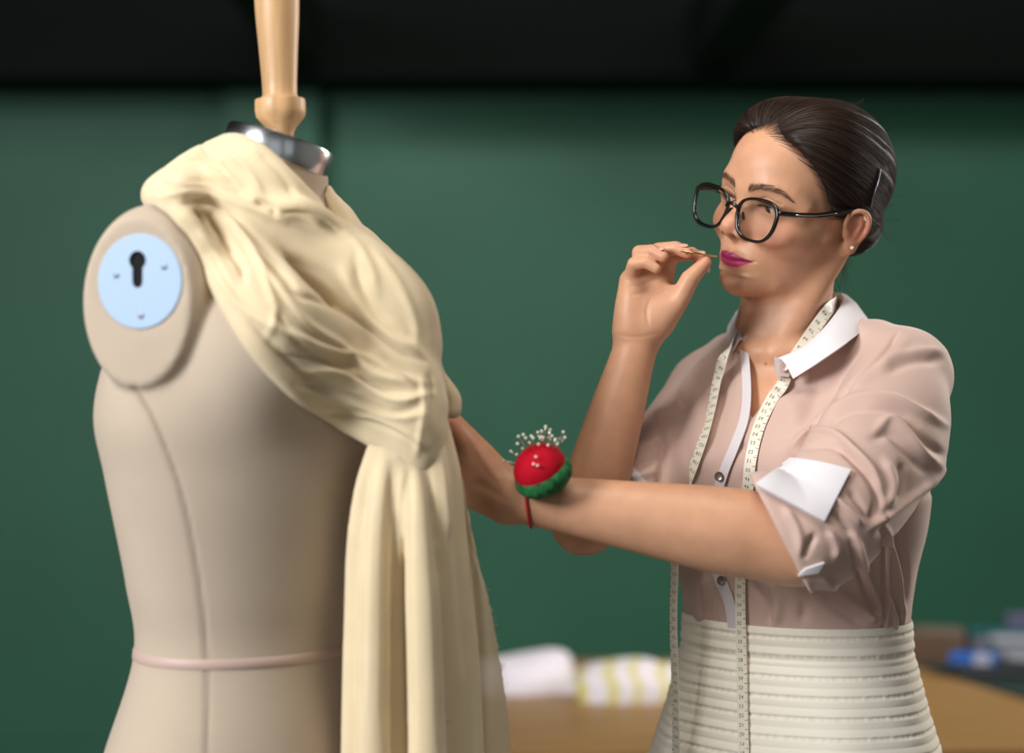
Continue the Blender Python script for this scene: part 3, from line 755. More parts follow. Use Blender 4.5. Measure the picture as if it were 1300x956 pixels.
torso.sym(lambda g: E((g*.068, -.083, .180), (.064, .054, .066)), .035)
torso.add(C([(-.045, -.10, .185), (.045, -.10, .185)], .030), .03)
torso.frame(WORLD)
for g, s_ in ((1, shl), (-1, np.array(ARM_R['sh']))):
    torso.add(C([TOR.fwd((g*.045, .018, .292)), lerp(TOR.fwd((g*.045, .018, .292)), s_, .55)+np.array((0, .004, .010)), s_], (.040, .044, .050)), .025)
for o_ in (torso,):
    o_.cut(MAX(PLpx((946, 380), (953, 534), (1000, 440)), PLpx((1072, 372), (953, 534), (960, 430)), lambda p: p[..., 1]-np.float32(2.205)), .004)
    o_.cut(C([HEAD.fwd((0, -.003, -.048)), (.299, 2.195, 1.425), (.299, 2.195, 1.40)], (.055, .055, .064)), .003)
shirt = SDF().add(torso).add(sl, .009).add(sr, .010)
SV, SQ = shirt.mesh((.02, 1.80, 1.05), (.58, 2.48, 1.50), .0025)
SV = relax(SV, SQ, 2, .4)
def S(*p): return [(760+x/2.708, 424+y/2.708) for x, y in p]
def D(*p): return [(890+x/3.093, 626+y/3.093) for x, y in p]
folds = [
 # left sleeve: armhole seam, the long drag folds, the rolled end
 (S((1030, -8), (1000, 40), (950, 95), (880, 165), (815, 220)), 2.6, -.0048), (S((860, 180), (835, 205), (815, 222)), 4, -.0040), (S((1060, 20), (1000, 85), (930, 140), (860, 200)), 8, .0038), (S((1190, 60), (1100, 60), (1020, 90), (960, 130)), 6, .0026), (S((1180, 90), (1080, 95), (990, 130)), 6, -.0026),
 (S((725, 315), (800, 265), (900, 218), (1010, 222), (1110, 270), (1195, 315)), 5, .0046), (S((760, 330), (850, 270), (930, 255), (1020, 262), (1100, 310)), 5, -.0042),
 (S((660, 395), (730, 335), (810, 345), (875, 400), (935, 470), (965, 545), (972, 595)), 4.5, .0050), (S((820, 385), (885, 440), (940, 510), (960, 580), (935, 640)), 4.5, -.0062), (S((700, 400), (770, 380), (830, 395)), 4, -.0030),
 (S((955, 330), (1000, 292), (1060, 335), (1120, 415), (1185, 462)), 5.5, .0040), (S((940, 360), (1000, 345), (1060, 400), (1120, 470)), 6, -.0040), (S((1060, 300), (1110, 360), (1190, 420)), 5, -.0032), (S((985, 430), (1010, 520), (990, 600)), 6, .0040), (S((1040, 440), (1050, 510), (1030, 570)), 6, -.0034),
 (S((930, 670), (1010, 612), (1100, 542), (1190, 470)), 4, .0042), (S((960, 690), (1060, 610), (1160, 530)), 4, -.0040),
 (S((795, 555), (850, 600), (905, 655)), 4, .0036), (S((780, 590), (830, 640), (870, 690)), 4, -.0036), (S((860, 540), (900, 590), (925, 640)), 4, -.0034), (S((640, 600), (685, 680), (700, 785)), 5, .0034), (S((745, 690), (715, 735), (700, 775)), 4, -.0048), (S((790, 680), (815, 730), (812, 775)), 4, .0034),
 # front of the shirt
 ([(1000, 500), (1012, 548), (1008, 590)], 16, .0035), ([(1040, 480), (1030, 520), (1000, 560)], 11, -.0030),
 ([(880, 500), (890, 540), (882, 600)], 12, .0025), ([(925, 470), (915, 520), (895, 580)], 10, -.0030), ([(905, 455), (880, 480), (862, 510)], 9, .0030),
 ([(928, 440), (922, 470), (918, 500)], 6, .0028), ([(940, 560), (950, 590), (946, 618)], 7, -.0026),
 # right sleeve
 ([(838, 548), (842, 585), (838, 622)], 6, -.0050), ([(800, 575), (822, 566), (842, 556)], 6, .0035), ([(795, 592), (815, 588), (838, 578)], 5, -.0032), ([(830, 528), (850, 522), (868, 512)], 6, .0030), ([(790, 606), (812, 604), (834, 598)], 5, .0030),
 # below the arm: the side seam and the blouse falling into the waistband
 (D((722, 80), (718, 300), (714, 545)), 2.4, -.0034), (D((735, 90), (732, 300), (730, 545)), 3.5, .0026), (D((605, 165), (655, 330), (715, 480)), 4, .0040), (D((585, 190), (630, 340), (690, 490)), 4, -.0036), (D((735, 165), (775, 330), (792, 520)), 4, .0040), (D((760, 170), (800, 300), (800, 440)), 4, -.0032), (D((726, 395), (755, 470), (765, 545)), 3.5, .0034), (D((745, 400), (775, 480), (782, 545)), 3, -.0030),
 (D((470, 330), (600, 430), (690, 500)), 6, .0034), (D((430, 370), (540, 460), (640, 515)), 6, -.0034), (D((660, 500), (700, 480), (718, 520)), 4, .0030), (D((330, 330), (400, 420), (400, 510)), 7, -.0036), (D((270, 340), (300, 430), (290, 510)), 7, .0030), (D((200, 350), (260, 440), (270, 510)), 5, -.0026),
 ([(893, 730), (888, 765), (892, 795)], 8, .0030), ([(912, 745), (905, 775), (908, 795)], 6, -.0026)]
SV = creases(SV, SQ, [(a[0], a[1], a[2]*1.35) for a in folds])
M_SHIRT = mat('pink_cotton', attr='tint', rough=.72, sheen=.25, spec=.25, bump=('weave', 900, .10, .0006))
M_WHITE = mat('white_cotton', srgb(226, 221, 224), .7, sheen=.2, spec=.25, bump=('weave', 900, .10, .0006))
sc_ = np.repeat(lin((201, 170, 157))[None], len(SV), 0)
ed = polydist(pix(SV).astype(np.float32), [(764, 570), (850, 668)])[0]; sc_ = blend(sc_, (226, 221, 224), ((ed < 15) & (SV[:, 1] > 2.02) & (np.abs(sr(SV)) < .012)).astype(float))
shirt_o = mesh_obj('shirt', SV, SQ, M_SHIRT, person, attrs={'tint': sc_})
shirt_s = SDF().add(lambda p: shirt(p)); torso_s = SDF().add(lambda p: torso(p))

def sheet(name, G, m, parent, th=.0012, attrs=None, up=(0, -1, 0)):   # a grid of points given a thickness
    G = np.asarray(G, float); nu, nv = G.shape[:2]; V = G.reshape(-1, 3); Q = grid_faces(nu, nv)
    N = vnormals(V, Q); 
    if (N @ np.array(up)).mean() < 0: N = -N; Q = Q[:, ::-1]
    n = nu*nv; I = np.arange(n).reshape(nu, nv); rim = np.r_[I[:-1, 0], I[-1, :-1], I[:0:-1, -1], I[0, :0:-1]]
    r2 = np.roll(rim, -1); S = np.stack([rim, r2, r2+n, rim+n], 1)
    V2 = np.concatenate([V+N*th/2, V-N*th/2])
    if attrs: attrs = {k: np.concatenate([c.reshape(-1, 3)]*2) for k, c in attrs.items()}
    o = mesh_obj(name, V2, np.concatenate([Q, Q[:, ::-1]+n, S]), m, parent, attrs=attrs)
    b = bmesh.new(); b.from_mesh(o.data); bmesh.ops.recalc_face_normals(b, faces=b.faces); b.to_mesh(o.data); b.free()
    smooth_angle(o, 50)
    return o
def quadgrid(p, nu, nv):                     # bilinear grid through four corners, given as (left top, right top, right bottom, left bottom)
    a, b, c, d = [np.array(x, float) for x in p]; u = np.linspace(0, 1, nu)[:, None, None]; v = np.linspace(0, 1, nv)[None, :, None]
    return (1-u)*((1-v)*a+v*b)+u*((1-v)*d+v*c)
# the turned-back white cuff, sitting on the sleeve
g_ = quadgrid([(1004, 582), (1080, 597), (1046, 662), (959, 615)], 26, 30)
bow = np.sin(np.linspace(0, math.pi, 30))[None, :]*np.linspace(1, .2, 26)[:, None]
cuffG = cast(SDF().add(lambda p: sl(p)), g_[..., 0], g_[..., 1]-2*bow, 1.6, off=.0045, y1=1.99)
sheet('cuff', cuffG, M_WHITE, person, .003)['label'] = 'white cuff turned back over the pink sleeve'
g_ = quadgrid([(1022, 722), (1046, 714), (1038, 727), (1012, 731)], 8, 10)
sheet('cuff_edge', cast(shirt_s, g_[..., 0], g_[..., 1], 1.6, off=.002), M_WHITE, person, .003)
# collar: fold line and falling edge, right tip round the neck to the left tip
Fl = spline([at(987, 456, 2.096), at(1020, 441, 2.104), at(1052, 411, 2.130), at(1071, 379, 2.190), at(1050, 372, 2.262), at(1000, 374, 2.285), at(955, 388, 2.262), at(940, 398, 2.215), at(944, 432, 2.160)], 60)
Ol = spline([at(1007, 481, 2.084), at(1043, 458, 2.076), at(1078, 433, 2.096), at(1103, 409, 2.185), at(1068, 396, 2.300), at(1000, 398, 2.330), at(938, 406, 2.300), at(924, 420, 2.225), at(930, 446, 2.165)], 60)
Ml = (Fl+Ol)/2+np.array((0, -.003, .0050)); 
collarG = np.stack([Ol, Ol*.7+Ml*.3, Ml, Ml*.4+Fl*.6+np.array((0, -.0008, .0022)), Fl], 1)
collar = sheet('collar', collarG, M_WHITE, person, .0022, up=(0, -.3, 1)); collar['label'] = 'white shirt collar standing open'
Sl = spline([at(996, 474, 2.100), at(1012, 458, 2.118), at(1040, 432, 2.148), at(1058, 405, 2.195), at(1045, 398, 2.256), at(1000, 398, 2.278), at(958, 410, 2.255), at(946, 425, 2.215), at(950, 452, 2.160)], 60)
M_STAND = mat('collar_lining', srgb(206, 190, 184), .7, spec=.25)
sheet('collar_stand', np.stack([Fl-np.array((0, 0, .001)), (Fl+Sl)/2, Sl], 1), M_STAND, person, .002)
# button tab at the right end of the collar stand, the placket strips
tab = quadgrid([(983, 452), (1004, 463), (1001, 479), (984, 476)], 6, 6); tabG = np.stack([np.stack([at(x, y, 2.096) for x, y in r]) for r in tab])
sheet('collar_tab', tabG, M_STAND, person, .0025)
M_PLK = mat('placket_cotton', srgb(212, 204, 206), .7, spec=.25)
def strip(name, line, w, m, off, n=60, sd=shirt_s, y0=1.7, th=.0014, nw=5, attrs=None):
    L = spline(np.array(line, float), n); T = np.gradient(L, axis=0); T /= np.linalg.norm(T, axis=1)[:, None]; Nn = np.stack([-T[:, 1], T[:, 0]], 1)
    ww = np.linspace(-.5, .5, nw)[None, :, None]*np.broadcast_to(np.asarray(w, float), (n,))[:, None, None]
    g = L[:, None]+Nn[:, None]*ww; return sheet(name, cast(sd, g[..., 0], g[..., 1], y0, off=off), m, person, th)
strip('placket', [(944, 436), (947, 468), (948, 505), (944, 535), (932, 568), (918, 602), (908, 640), (905, 690), (912, 730), (926, 765), (931, 798)], np.interp(np.linspace(0, 1, 60), [0, .2, .5, 1], [10, 11, 12, 13]), M_PLK, .0028, sd=torso_s)
M_BUTTON = mat('smoke_button', srgb(96, 72, 62), .25, coat=.4); M_PEARL = mat('pink_button', srgb(196, 158, 146), .3, coat=.4)
def button(px, py, m, r=.0052, Y=None, dr=None):
    p = np.array(at(px, py, Y)) if Y else cast(torso_s, np.array(px), np.array(py), 1.7, off=.0045)
    z = Vector(dr if dr is not None else (-.35, -.9, .1)); M = Matrix.Translation(Vector(p)) @ z.to_track_quat('Z', 'Y').to_matrix().to_4x4()
    b = MB(); b.lathe([(r*.55, -.0012), (r*.98, -.0006), (r, .0004), (r*.92, .0011), (r*.72, .0007), (r*.2, .0006)], 24, M)
    o = b.build('button', m, shirt_o, True); t = MB()
    for a in range(4):
        q = M @ Vector((r*.24*math.cos(a*1.571+.78), r*.24*math.sin(a*1.571+.78), .0007)); t.lathe([(r*.09, -.0003), (r*.09, .0004)], 8, Matrix.Translation(q) @ z.to_track_quat('Z', 'Y').to_matrix().to_4x4())
    t.build('thread_hole_shade', M_FRAME, o)  # black plugs stand in for the shade in the holes
button(913, 605, M_BUTTON); button(996, 466, M_PEARL, .0050, 2.092); button(948, 430, M_PEARL, .0042, 2.156); button(916, 737, M_BUTTON)

# ------------------------------------------------------------------ skirt
nu, nv = 190, 220
zz = np.concatenate([np.linspace(1.128, .985, 130), np.linspace(.983, .52, 60)]); th = np.linspace(0, 2*math.pi, nv, endpoint=False)
def skirt_ab(z):
    return np.interp(z, [.5, .80, .95, 1.03, 1.09, 1.13], [.250, .215, .176, .150, .134, .131]), np.interp(z, [.5, .80, .95, 1.03, 1.09, 1.13], [.210, .175, .136, .115, .104, .102])
a_, b_ = skirt_ab(zz); rib = np.zeros(nu); dots = np.zeros(nu)
per = .0205; ph_ = ((1.128-zz) % per)/per
rib = .0016*np.abs(np.sin(math.pi*ph_))**.6-.0012*np.exp(-((ph_-.5)/.09)**2); rib += .0014*np.exp(-((zz-1.094)/.002)**2)*-1.6
rows_ = (np.abs(((1.128-zz) % per)-per*.5) < .0024)
R3 = rib[:, None]+np.where(rows_[:, None], -.0011*(np.sin(th*95)[None] > .1), 0)+.0018*np.sin(th*9+zz[:, None]*9)[...]*np.interp(zz, [.5, 1.0, 1.1], [4, .6, 0])[:, None]
X_ = np.cos(th)[None]*(a_[:, None]+R3); Y_ = np.sin(th)[None]*(b_[:, None]+R3); SKV = TOR.fwd(np.stack([X_, Y_, np.broadcast_to(zz[:, None], X_.shape)-1.117], -1).reshape(-1, 3))
kc = np.repeat(lin((242, 233, 216))[None], len(SKV), 0)*np.where((rows_[:, None] & (np.sin(th*95)[None] > .1)), .88, 1.0).reshape(-1, 1)
M_LACE = mat('cream_lace', attr='tint', rough=.8, spec=.2, bump=('noise', 700, .25, .0008))
skQ = grid_faces(nu, nv, True)
Vt = np.concatenate([SKV, TOR.fwd([(0, 0, 1.124-1.117)]), TOR.fwd([(0, 0, .52-1.117)])]); n0 = nu*nv
capf = [(n0, j, (j+1) % nv) for j in range(nv)]+[(n0+1, (nu-1)*nv+(j+1) % nv, (nu-1)*nv+j) for j in range(nv)]
skirt = mesh_obj('skirt', Vt, [tuple(q[::-1]) for q in skQ]+capf, M_LACE, person, attrs={'tint': np.concatenate([kc, kc[:1], kc[:1]])})
# shoes under the frame
M_SHOE = mat('black_leather', srgb(24, 22, 22), .4)
for g in (1, -1):
    sh = SDF().frame(TOR); sh.add(C([(g*.08, .036, -1.075), (g*.085, -.06, -1.088), (g*.09, -.13, -1.095)], (.042, .036, .025)), .02); sh.frame(WORLD).keep(lambda p: -p[..., 2]+np.float32(.001)); sh.frame(TOR).cut(C([(g*.08, .025, -1.0), (g*.08, .025, -1.07)], .043), .004)
    v, q = sh.mesh((0, 1.85, -.02), (.6, 2.5, .2), .006); mesh_obj('shoe', v, q, M_SHOE, person)

# ------------------------------------------------------------------ tape measure round the neck
solid = SDF().add(MIN(lambda p: shirt(p), E(tuple(at(1010, 900, 2.2)), (.01, .01, .01))))
def skirt_d(p):
    q = TOR.inv(np.asarray(p, np.float32)); z = q[..., 2]+1.117; a, b = skirt_ab(z); return (np.sqrt((q[..., 0]/a)**2+(q[..., 1]/b)**2)-1)*np.minimum(a, b)
both = SDF().add(MIN(lambda p: torso(p), lambda p: skirt_d(p).astype(np.float32)))
def c3(pts, off=.0042): P = np.array(pts, float); return list(cast(both, P[:, 0], P[:, 1], 1.7, off=off))
rgt = c3([(946, 1176), (946, 1090), (945, 1000), (943, 910)], .0055)+c3([(942, 850), (941, 815), (940, 780)], .0055)
rgt = [np.array(p) for p in rgt]+c3([(940, 735), (943, 690), (947, 640)])+c3([(950, 612), (952, 590), (958, 560), (967, 533), (981, 505), (994, 487)])
body_s = SDF().add(lambda p: body(p))
nq = np.array([(1001, 466), (1014, 446), (1034, 417), (1052, 393)], float)
nck = list(cast(body_s, nq[:, 0], nq[:, 1], 1.9, off=.0060))+[at(1062, 382, 2.200), at(1046, 376, 2.256), at(1000, 379, 2.276), at(960, 392, 2.252), at(948, 402, 2.212), at(940, 420, 2.200)]
lft = c3([(922, 446), (911, 480), (903, 520), (893, 556), (881, 590), (870, 622)])+[at(858, 690, 2.13), at(856, 740, 2.13), at(855, 790, 2.13), at(857, 866, 2.13), ]+[at(858, y_, min(2.13, float(cast(both, np.array(858.), np.array(float(y_)), 1.7, off=.006)[1]))) for y_ in (930, 990, 1052)]
ctl = np.array(rgt+nck+list(lft)); P = spline(ctl, 1200); sl_ = np.r_[0, np.cumsum(np.linalg.norm(np.diff(P, axis=0), axis=1))]
Ltot = sl_[-1]; NS = 420; P = np.stack([np.interp(np.linspace(0, Ltot, NS), sl_, P[:, k]) for k in range(3)], 1)
T = np.gradient(P, axis=0); T /= np.linalg.norm(T, axis=1)[:, None]
# across direction: flat to the body
cen = TOR.fwd((0, .03, .2)); N = P-np.array((cen[0], cen[1], 0))*np.array((1, 1, 0))-np.array((0, 0, 1))*P[:, 2:]; N[:, 2] = 0
nt = np.linspace(0, 1, NS); N /= np.linalg.norm(N, axis=1)[:, None]
Wd = np.cross(T, N); Wd /= np.linalg.norm(Wd, axis=1)[:, None]
for _ in range(40): Wd[1:-1] = (Wd[:-2]+Wd[1:-1]+Wd[2:])/3
hang = 1-np.clip(np.abs(pix(P)[:, 1]-560)/400, 0, 1)
Wd = Wd-T*(Wd*T).sum(1)[:, None]; Wd /= np.linalg.norm(Wd, axis=1)[:, None]; Nn = np.cross(Wd, T)
Nn *= np.sign((Nn*N).sum(1))[:, None]
TW = .0128
M_TAPE = mat('tape_vinyl', srgb(226, 217, 198), .45)
M_INK = mat('black_ink', srgb(40, 34, 30), .6)
tape = empty('measuring_tape', tuple(P[NS//2]), "cream tailor's measuring tape with black numbers hanging round the woman's neck", 'measuring tape')
G = P[:, None]+Wd[:, None]*(np.linspace(-.5, .5, 3)[None, :, None]*TW)
def ribbon(name, G, N, m, parent, th):
    nu, nv = G.shape[:2]; V = np.concatenate([(G+N[:, None]*th/2).reshape(-1, 3), (G-N[:, None]*th/2).reshape(-1, 3)]); Q = grid_faces(nu, nv); n = nu*nv
    I = np.arange(n).reshape(nu, nv); rim = np.r_[I[:-1, 0], I[-1, :-1], I[:0:-1, -1], I[0, :0:-1]]; r2 = np.roll(rim, -1)
    o = mesh_obj(name, V, np.concatenate([Q, Q[:, ::-1]+n, np.stack([rim, r2, r2+n, rim+n], 1)]), m, parent)
    b = bmesh.new(); b.from_mesh(o.data); bmesh.ops.recalc_face_normals(b, faces=b.faces); b.to_mesh(o.data); b.free(); smooth_angle(o, 50); return o
ribbon('ribbon', G, Nn, M_TAPE, tape, .0006)
# the printed scale
glyph = {}
dg = None
for ch in '0123456789':
    cu = bpy.data.curves.new('glyph', 'FONT'); cu.body = ch; cu.size = 1; cu.resolution_u = 2; cu.align_x = 'LEFT'
    ob = bpy.data.objects.new('glyph', cu); COL.objects.link(ob); bpy.context.view_layer.update()
    me = ob.to_mesh(); glyph[ch] = (np.array([v.co[:] for v in me.vertices]), [tuple(p.vertices) for p in me.polygons]); ob.to_mesh_clear()
    bpy.data.objects.remove(ob); bpy.data.curves.remove(cu)
ss = np.linspace(0, Ltot, NS)
def on_tape(s, x):                           # s along, x across (metres)
    f = lambda A: np.stack([np.interp(s, ss, A[:, k]) for k in range(3)], -1)
    return f(P)+f(Wd)*np.asarray(x)[..., None]+f(Nn)*.00045
iv = []; iF = []
def put(V2, F2):
    n = len(iv); iv.extend(V2.tolist()); iF.extend([tuple(i+n for i in f) for f in F2])
s123 = sl_ is not None
def scale_at(cm):                            # a centimetre is a centimetre where the tape hangs; the slack lies behind the neck
    return float(np.interp(cm, [0, 60, 100, 150], [0, .582, Ltot-.485, Ltot]))
for cm in range(1, 150):
    s0 = scale_at(cm); tx = str(cm)[::1]; w = .0030; tw = w*len(tx)
    for i, chh in enumerate(tx):
        V0, F0 = glyph[chh]; x = (V0[:, 0]*.0052+i*w-tw/2); y = (V0[:, 1]-.35)*.0056
        put(on_tape(s0+y*-1, -.0012+x*-1*-1), F0)
    q = on_tape(np.array([s0-.0050-.00025, s0-.0050+.00025]*2), np.array([TW*.5-.0002]*2+[TW*.5-.0036]*2)); put(q, [(0, 1, 3, 2)])
for k in range(300):
    s0 = Ltot*(k+.5)/300
    if k % 1 == 0: q = on_tape(np.array([s0-.00012, s0+.00012]*2), np.array([TW*.5-.0002]*2+[TW*.5-.0020]*2)); put(q, [(0, 1, 3, 2)])
mesh_obj('printed_scale', np.array(iv), iF, M_INK, tape, smooth=False)
# ------------------------------------------------------------------ pincushion strapped to the left wrist, pins
PA = np.array((-.42, -.42, .80)); PA = PA/np.linalg.norm(PA); PC = np.array(at(688, 599, 1.908))
PR = np.array(Vector(PA).to_track_quat('Z', 'Y').to_matrix()); PF = Frame(PC, PR)
cushion = empty('wrist_pincushion', tuple(PC), 'red and green tomato pincushion strapped to the wrist, stuck with pins', 'pincushion')
def lump(name, f, m, parent, lo, hi, h=.0012, rel=0):
    v, q = f.mesh(lo, hi, h); v = relax(v, q, rel) if rel else v
    return mesh_obj(name, v, q, m, parent)
M_RED = mat('red_felt', srgb(170, 6, 30), .85, spec=.2, bump=('noise', 800, .2, .0008)); M_GREEN = mat('green_print_cotton', srgb(22, 92, 44), .8, noise=(150, .8, (1, 1, 1)), bump=('noise', 500, .2, .0008))
M_CORD = mat('red_cord', srgb(176, 20, 36), .7)
top = SDF().frame(PF).add(E((0, 0, .004), (.0262, .0262, .0225)))
for k in range(6):
    a = k*math.pi/3; top.cut(C([(0, 0, .0275), (.018*math.cos(a), .018*math.sin(a), .0205), (.027*math.cos(a), .027*math.sin(a), .004)], .0002), .0016)
lump('red_dome', top, M_RED, cushion, PC-.04, PC+.04)
base = SDF().frame(PF).add(E((0, 0, -.004), (.0292, .0292, .0185)))
for k in range(10):
    a = k*math.pi/5+.2; base.cut(C([(.031*math.cos(a), .031*math.sin(a), .006), (.024*math.cos(a), .024*math.sin(a), -.018)], .0004), .002)
base.cut(E((0, 0, .012), (.0268, .0268, .0150)), .003)
lump('green_base', base, M_GREEN, cushion, PC-.04, PC+.04)
el_, wr_ = np.array(ARM_L['el']), np.array(ARM_L['wr']); ad = (wr_-el_)/np.linalg.norm(wr_-el_); sc0 = el_+ad*((np.array(at(668, 640, 1.92))-el_) @ ad)
tilt = ad+np.array((.0, 0, -.28)); tilt /= np.linalg.norm(tilt); u_ = np.cross(tilt, (0, 1, 0)); u_ /= np.linalg.norm(u_); w_ = np.cross(tilt, u_)
ring = [sc0+.0*ad+.045*(math.cos(a)*u_+math.sin(a)*w_) for a in np.linspace(0, 2*math.pi, 48, endpoint=False)]
ring = np.array(ring); dr_ = sc0-ring; dr_ /= np.linalg.norm(dr_, axis=1)[:, None]
ring = onto(body_s, ring, dr_, it=20, off=.0012)
V, Fc = tube_mesh(ring, .0016, 8, True); mesh_obj('wrist_strap', V, Fc, M_CORD, cushion)
M_PINHEAD = mat('white_pearl', srgb(228, 220, 200), .2, coat=.5); M_PIN = mat('pin_steel', srgb(205, 195, 170), .25, 1)
heads = [(388,367),(428,317),(465,275),(470,235),(497,225),(540,232),(530,270),(492,303),(577,212),(598,205),(620,180),(645,198),(641,215),(637,240),(592,237),(673,250),(717,210),(726,240),(685,275),(646,290),(583,285),(557,355),(545,395),(582,403),(460,335),(510,243),(551,242),(655,232),(608,240)]
pv, pq = ball(0, 1, 10, 7)
ORD = 'leftmost second third fourth fifth sixth seventh eighth ninth tenth eleventh twelfth thirteenth fourteenth fifteenth sixteenth seventeenth eighteenth nineteenth twentieth twenty-first twenty-second twenty-third twenty-fourth'.split()
isf = lambda h: h[1] > 282 and h[0] > 530
rank = lambda h: sorted([k for k in heads if isf(k) == isf(h)]).index(h)
for i, (hx, hy) in enumerate(heads):
    px, py = 550+hx/4.344, 500+hy/4.344
    front = isf((hx, hy))
    if front:
        r0 = cast(SDF().add(lambda p: top(p)), np.array(px+RNG.uniform(-2, 2)), np.array(py+2.), 1.7); dirn = np.array((RNG.uniform(-.3, .1), -.75, .45)); L = .006
        if abs(float(top(np.array(r0, np.float32)[None])[0])) > .003: r0 = PC+PA*.024
        root = r0; hp = r0+dirn/np.linalg.norm(dirn)*L
    else:
        hp = np.array(at(px, py, PC[1]-.012+RNG.uniform(-.012, .020))); tgt = PC+PA*.002; d = tgt-hp; L = np.linalg.norm(d); d /= L
        t = 0.
        for _ in range(40): t += float(top((hp+d*t).astype(np.float32)[None])[0])*.8
        root = hp+d*t
    d = root-hp; L = np.linalg.norm(d); d /= L
    o_ = ORD[rank((hx, hy))]; o_ = o_ if o_ == 'leftmost' else o_+' from the left'
    lab = 'short white-headed pin on the front of the red cushion, '+o_ if front else 'white-headed steel pin in the fringe over the red cushion, '+o_
    e = empty('pin', tuple(hp), lab, 'pin', 'pins stuck in the pincushion')
    mesh_obj('pin_head', hp+pv*.00140, pq, M_PINHEAD, e)
    V, Fc = tube_mesh([hp, hp+d*L*.5, root+d*.008], .00042, 6); mesh_obj('pin_shaft', V, Fc, M_PIN, e)
# the pin held at her lips
n0, n1 = np.array(at(866, 319, HR_Y-.034)), np.array(at(912, 326, HR_Y-.012))
e = empty('brass_pin', tuple(n0), 'gold pin held between finger and thumb at her lips', 'pin')
V, Fc = tube_mesh([n0, (n0+n1)/2, n0+(n1-n0)*.93, n1], [.0011, .0011, .0010, .0004], 8); mesh_obj('pin_shaft', V, Fc, M_GOLD, e); mesh_obj('pin_head', n0+pv*.0016, pq, M_GOLD, e)
# finger nails
M_NAIL = mat('nail', srgb(216, 168, 150), .22, coat=.4)
def nail(px, py, Y, rz, sx, sy, nx=(0, -1, .3)):
    p = np.array(at(px, py, Y), np.float32); n = np.array(nx, float); n /= np.linalg.norm(n)
    p = onto(body_s, p[None]+n[None].astype(np.float32)*.02, -n[None], it=24, off=.0002)[0]
    M = np.array(Vector(n).to_track_quat('Z', 'Y').to_matrix()) @ rotm(0, 0, rz); v, q = ball(0, 1, 18, 10); v = np.sign(v)*np.abs(v)**.8
    mesh_obj('fingernail', p+(v*np.array((sx, sy, .0007))) @ M.T, q, M_NAIL, person)
nail(890, 323, HR_Y-.014, 80, .0030, .0050, (-.1, -.6, .8)); nail(868, 314, HR_Y-.024, 75, .0032, .0052, (-.1, -.5, .85)); nail(840, 320, HR_Y-.030, 75, .0030, .0050, (-.3, -.5, .85)); nail(896, 341, HR_Y-.018, 15, .0030, .0042, (.8, -.6, -.1))
# stud, hair pin
st_p = onto(body_s, np.array([body.lobe]), -HEAD.vec((1, 0, 0))[None], it=20, off=.001)[0]
e = empty('stud_earring', tuple(st_p), 'tiny pale stone stud in her left ear lobe', 'earring'); mesh_obj('stone', st_p+pv*.0021-np.array((0, .001, 0)), pq, M_PINHEAD, e)
V, Fc = tube_mesh(st_p+np.array([(0, .000, 0), (0, .006, 0)]), .0005, 6); mesh_obj('post', V, Fc, M_STEEL, e)
hair_s = SDF().add(lambda p: hair(p))
L = spline(np.array([(1118, 214), (1114, 232), (1108, 250), (1106, 262)], float), 16); P_ = cast(hair_s, L[:, 0], L[:, 1], 1.8, off=.0012)
e = empty('hair_grip', tuple(P_[8]), 'dark metal hair grip holding the bun above the ear', 'hair grip')
for dx in (-.0009, .0009): V, Fc = tube_mesh(P_+np.array((dx*.8, 0, 0)), .00042, 6); mesh_obj('prong', V, Fc, M_FRAME if dx < 0 else M_STEEL, e)
# ------------------------------------------------------------------ dress form
MAN = Frame((-.26, 1.95, 0), rotm(0, 0, 55))
M_CANVAS = mat('form_canvas', attr='tint', rough=.85, sheen=.2, spec=.2, bump=('weave', 700, .15, .0006), noise=(14, .04, (1, 1, 1)))
M_WOOD = mat('pale_turned_wood', srgb(200, 158, 112), .5, noise=(9, .22, (9, 9, .4)), coat=.08)
M_CHROME = mat('polished_steel', srgb(215, 215, 216), .22, 1)
M_DULL = mat('dull_steel', srgb(140, 150, 165), .5, .7)
M_PLATE = mat('steel_plate_blue_lit', srgb(168, 190, 214), .45, 0, spec=.3)  # steel with the bluish window light put into its colour
form = empty('dress_form', (-.26, 1.95, 0), 'canvas dress form with steel arm plate, steel neck cap and wooden neck knob', 'dress form')
man = SDF().frame(MAN)
man.add(LOFT([(.86, .165, .125, 0, .01), (.95, .168, .128, 0, .012), (1.03, .150, .116, 0, .006), (1.128, .120, .096, 0, 0), (1.20, .130, .104, 0, -.002), (1.30, .152, .120, 0, -.002), (1.36, .163, .126, 0, 0), (1.42, .147, .118, 0, 0), (1.48, .122, .094, 0, -.004), (1.525, .100, .078, 0, -.012), (1.555, .075, .066, 0, -.018), (1.57, .05, .05, 0, -.02)]))
man.sym(lambda g: E((g*.074, -.085, 1.425), (.062, .058, .068)), .04)
NAX = np.array((.30, .05, .95)); NAX = NAX/np.linalg.norm(NAX); NAL = MAN.R.T @ NAX
SFr = {}
for g in (-1, 1):
    Rz = rotm(0, 0, -g*16); pv_ = np.array((g*.09, 0, 0)); SFr[g] = Frame(MAN.fwd(pv_-Rz @ pv_), MAN.R @ Rz)
NK0, NK1 = np.array((0, -.010, 1.53)), np.array((0, -.038, 1.608))
man.add(C([NK0, NK1+(NK1-NK0)*.3], (.060, .0495)), .03)
man.cut(PL(-NAL, NK1), .001)
man.sym(lambda g: C([(g*.04, -.004, 1.515), (g*.095, 0, 1.482)], (.05, .050)), .03)
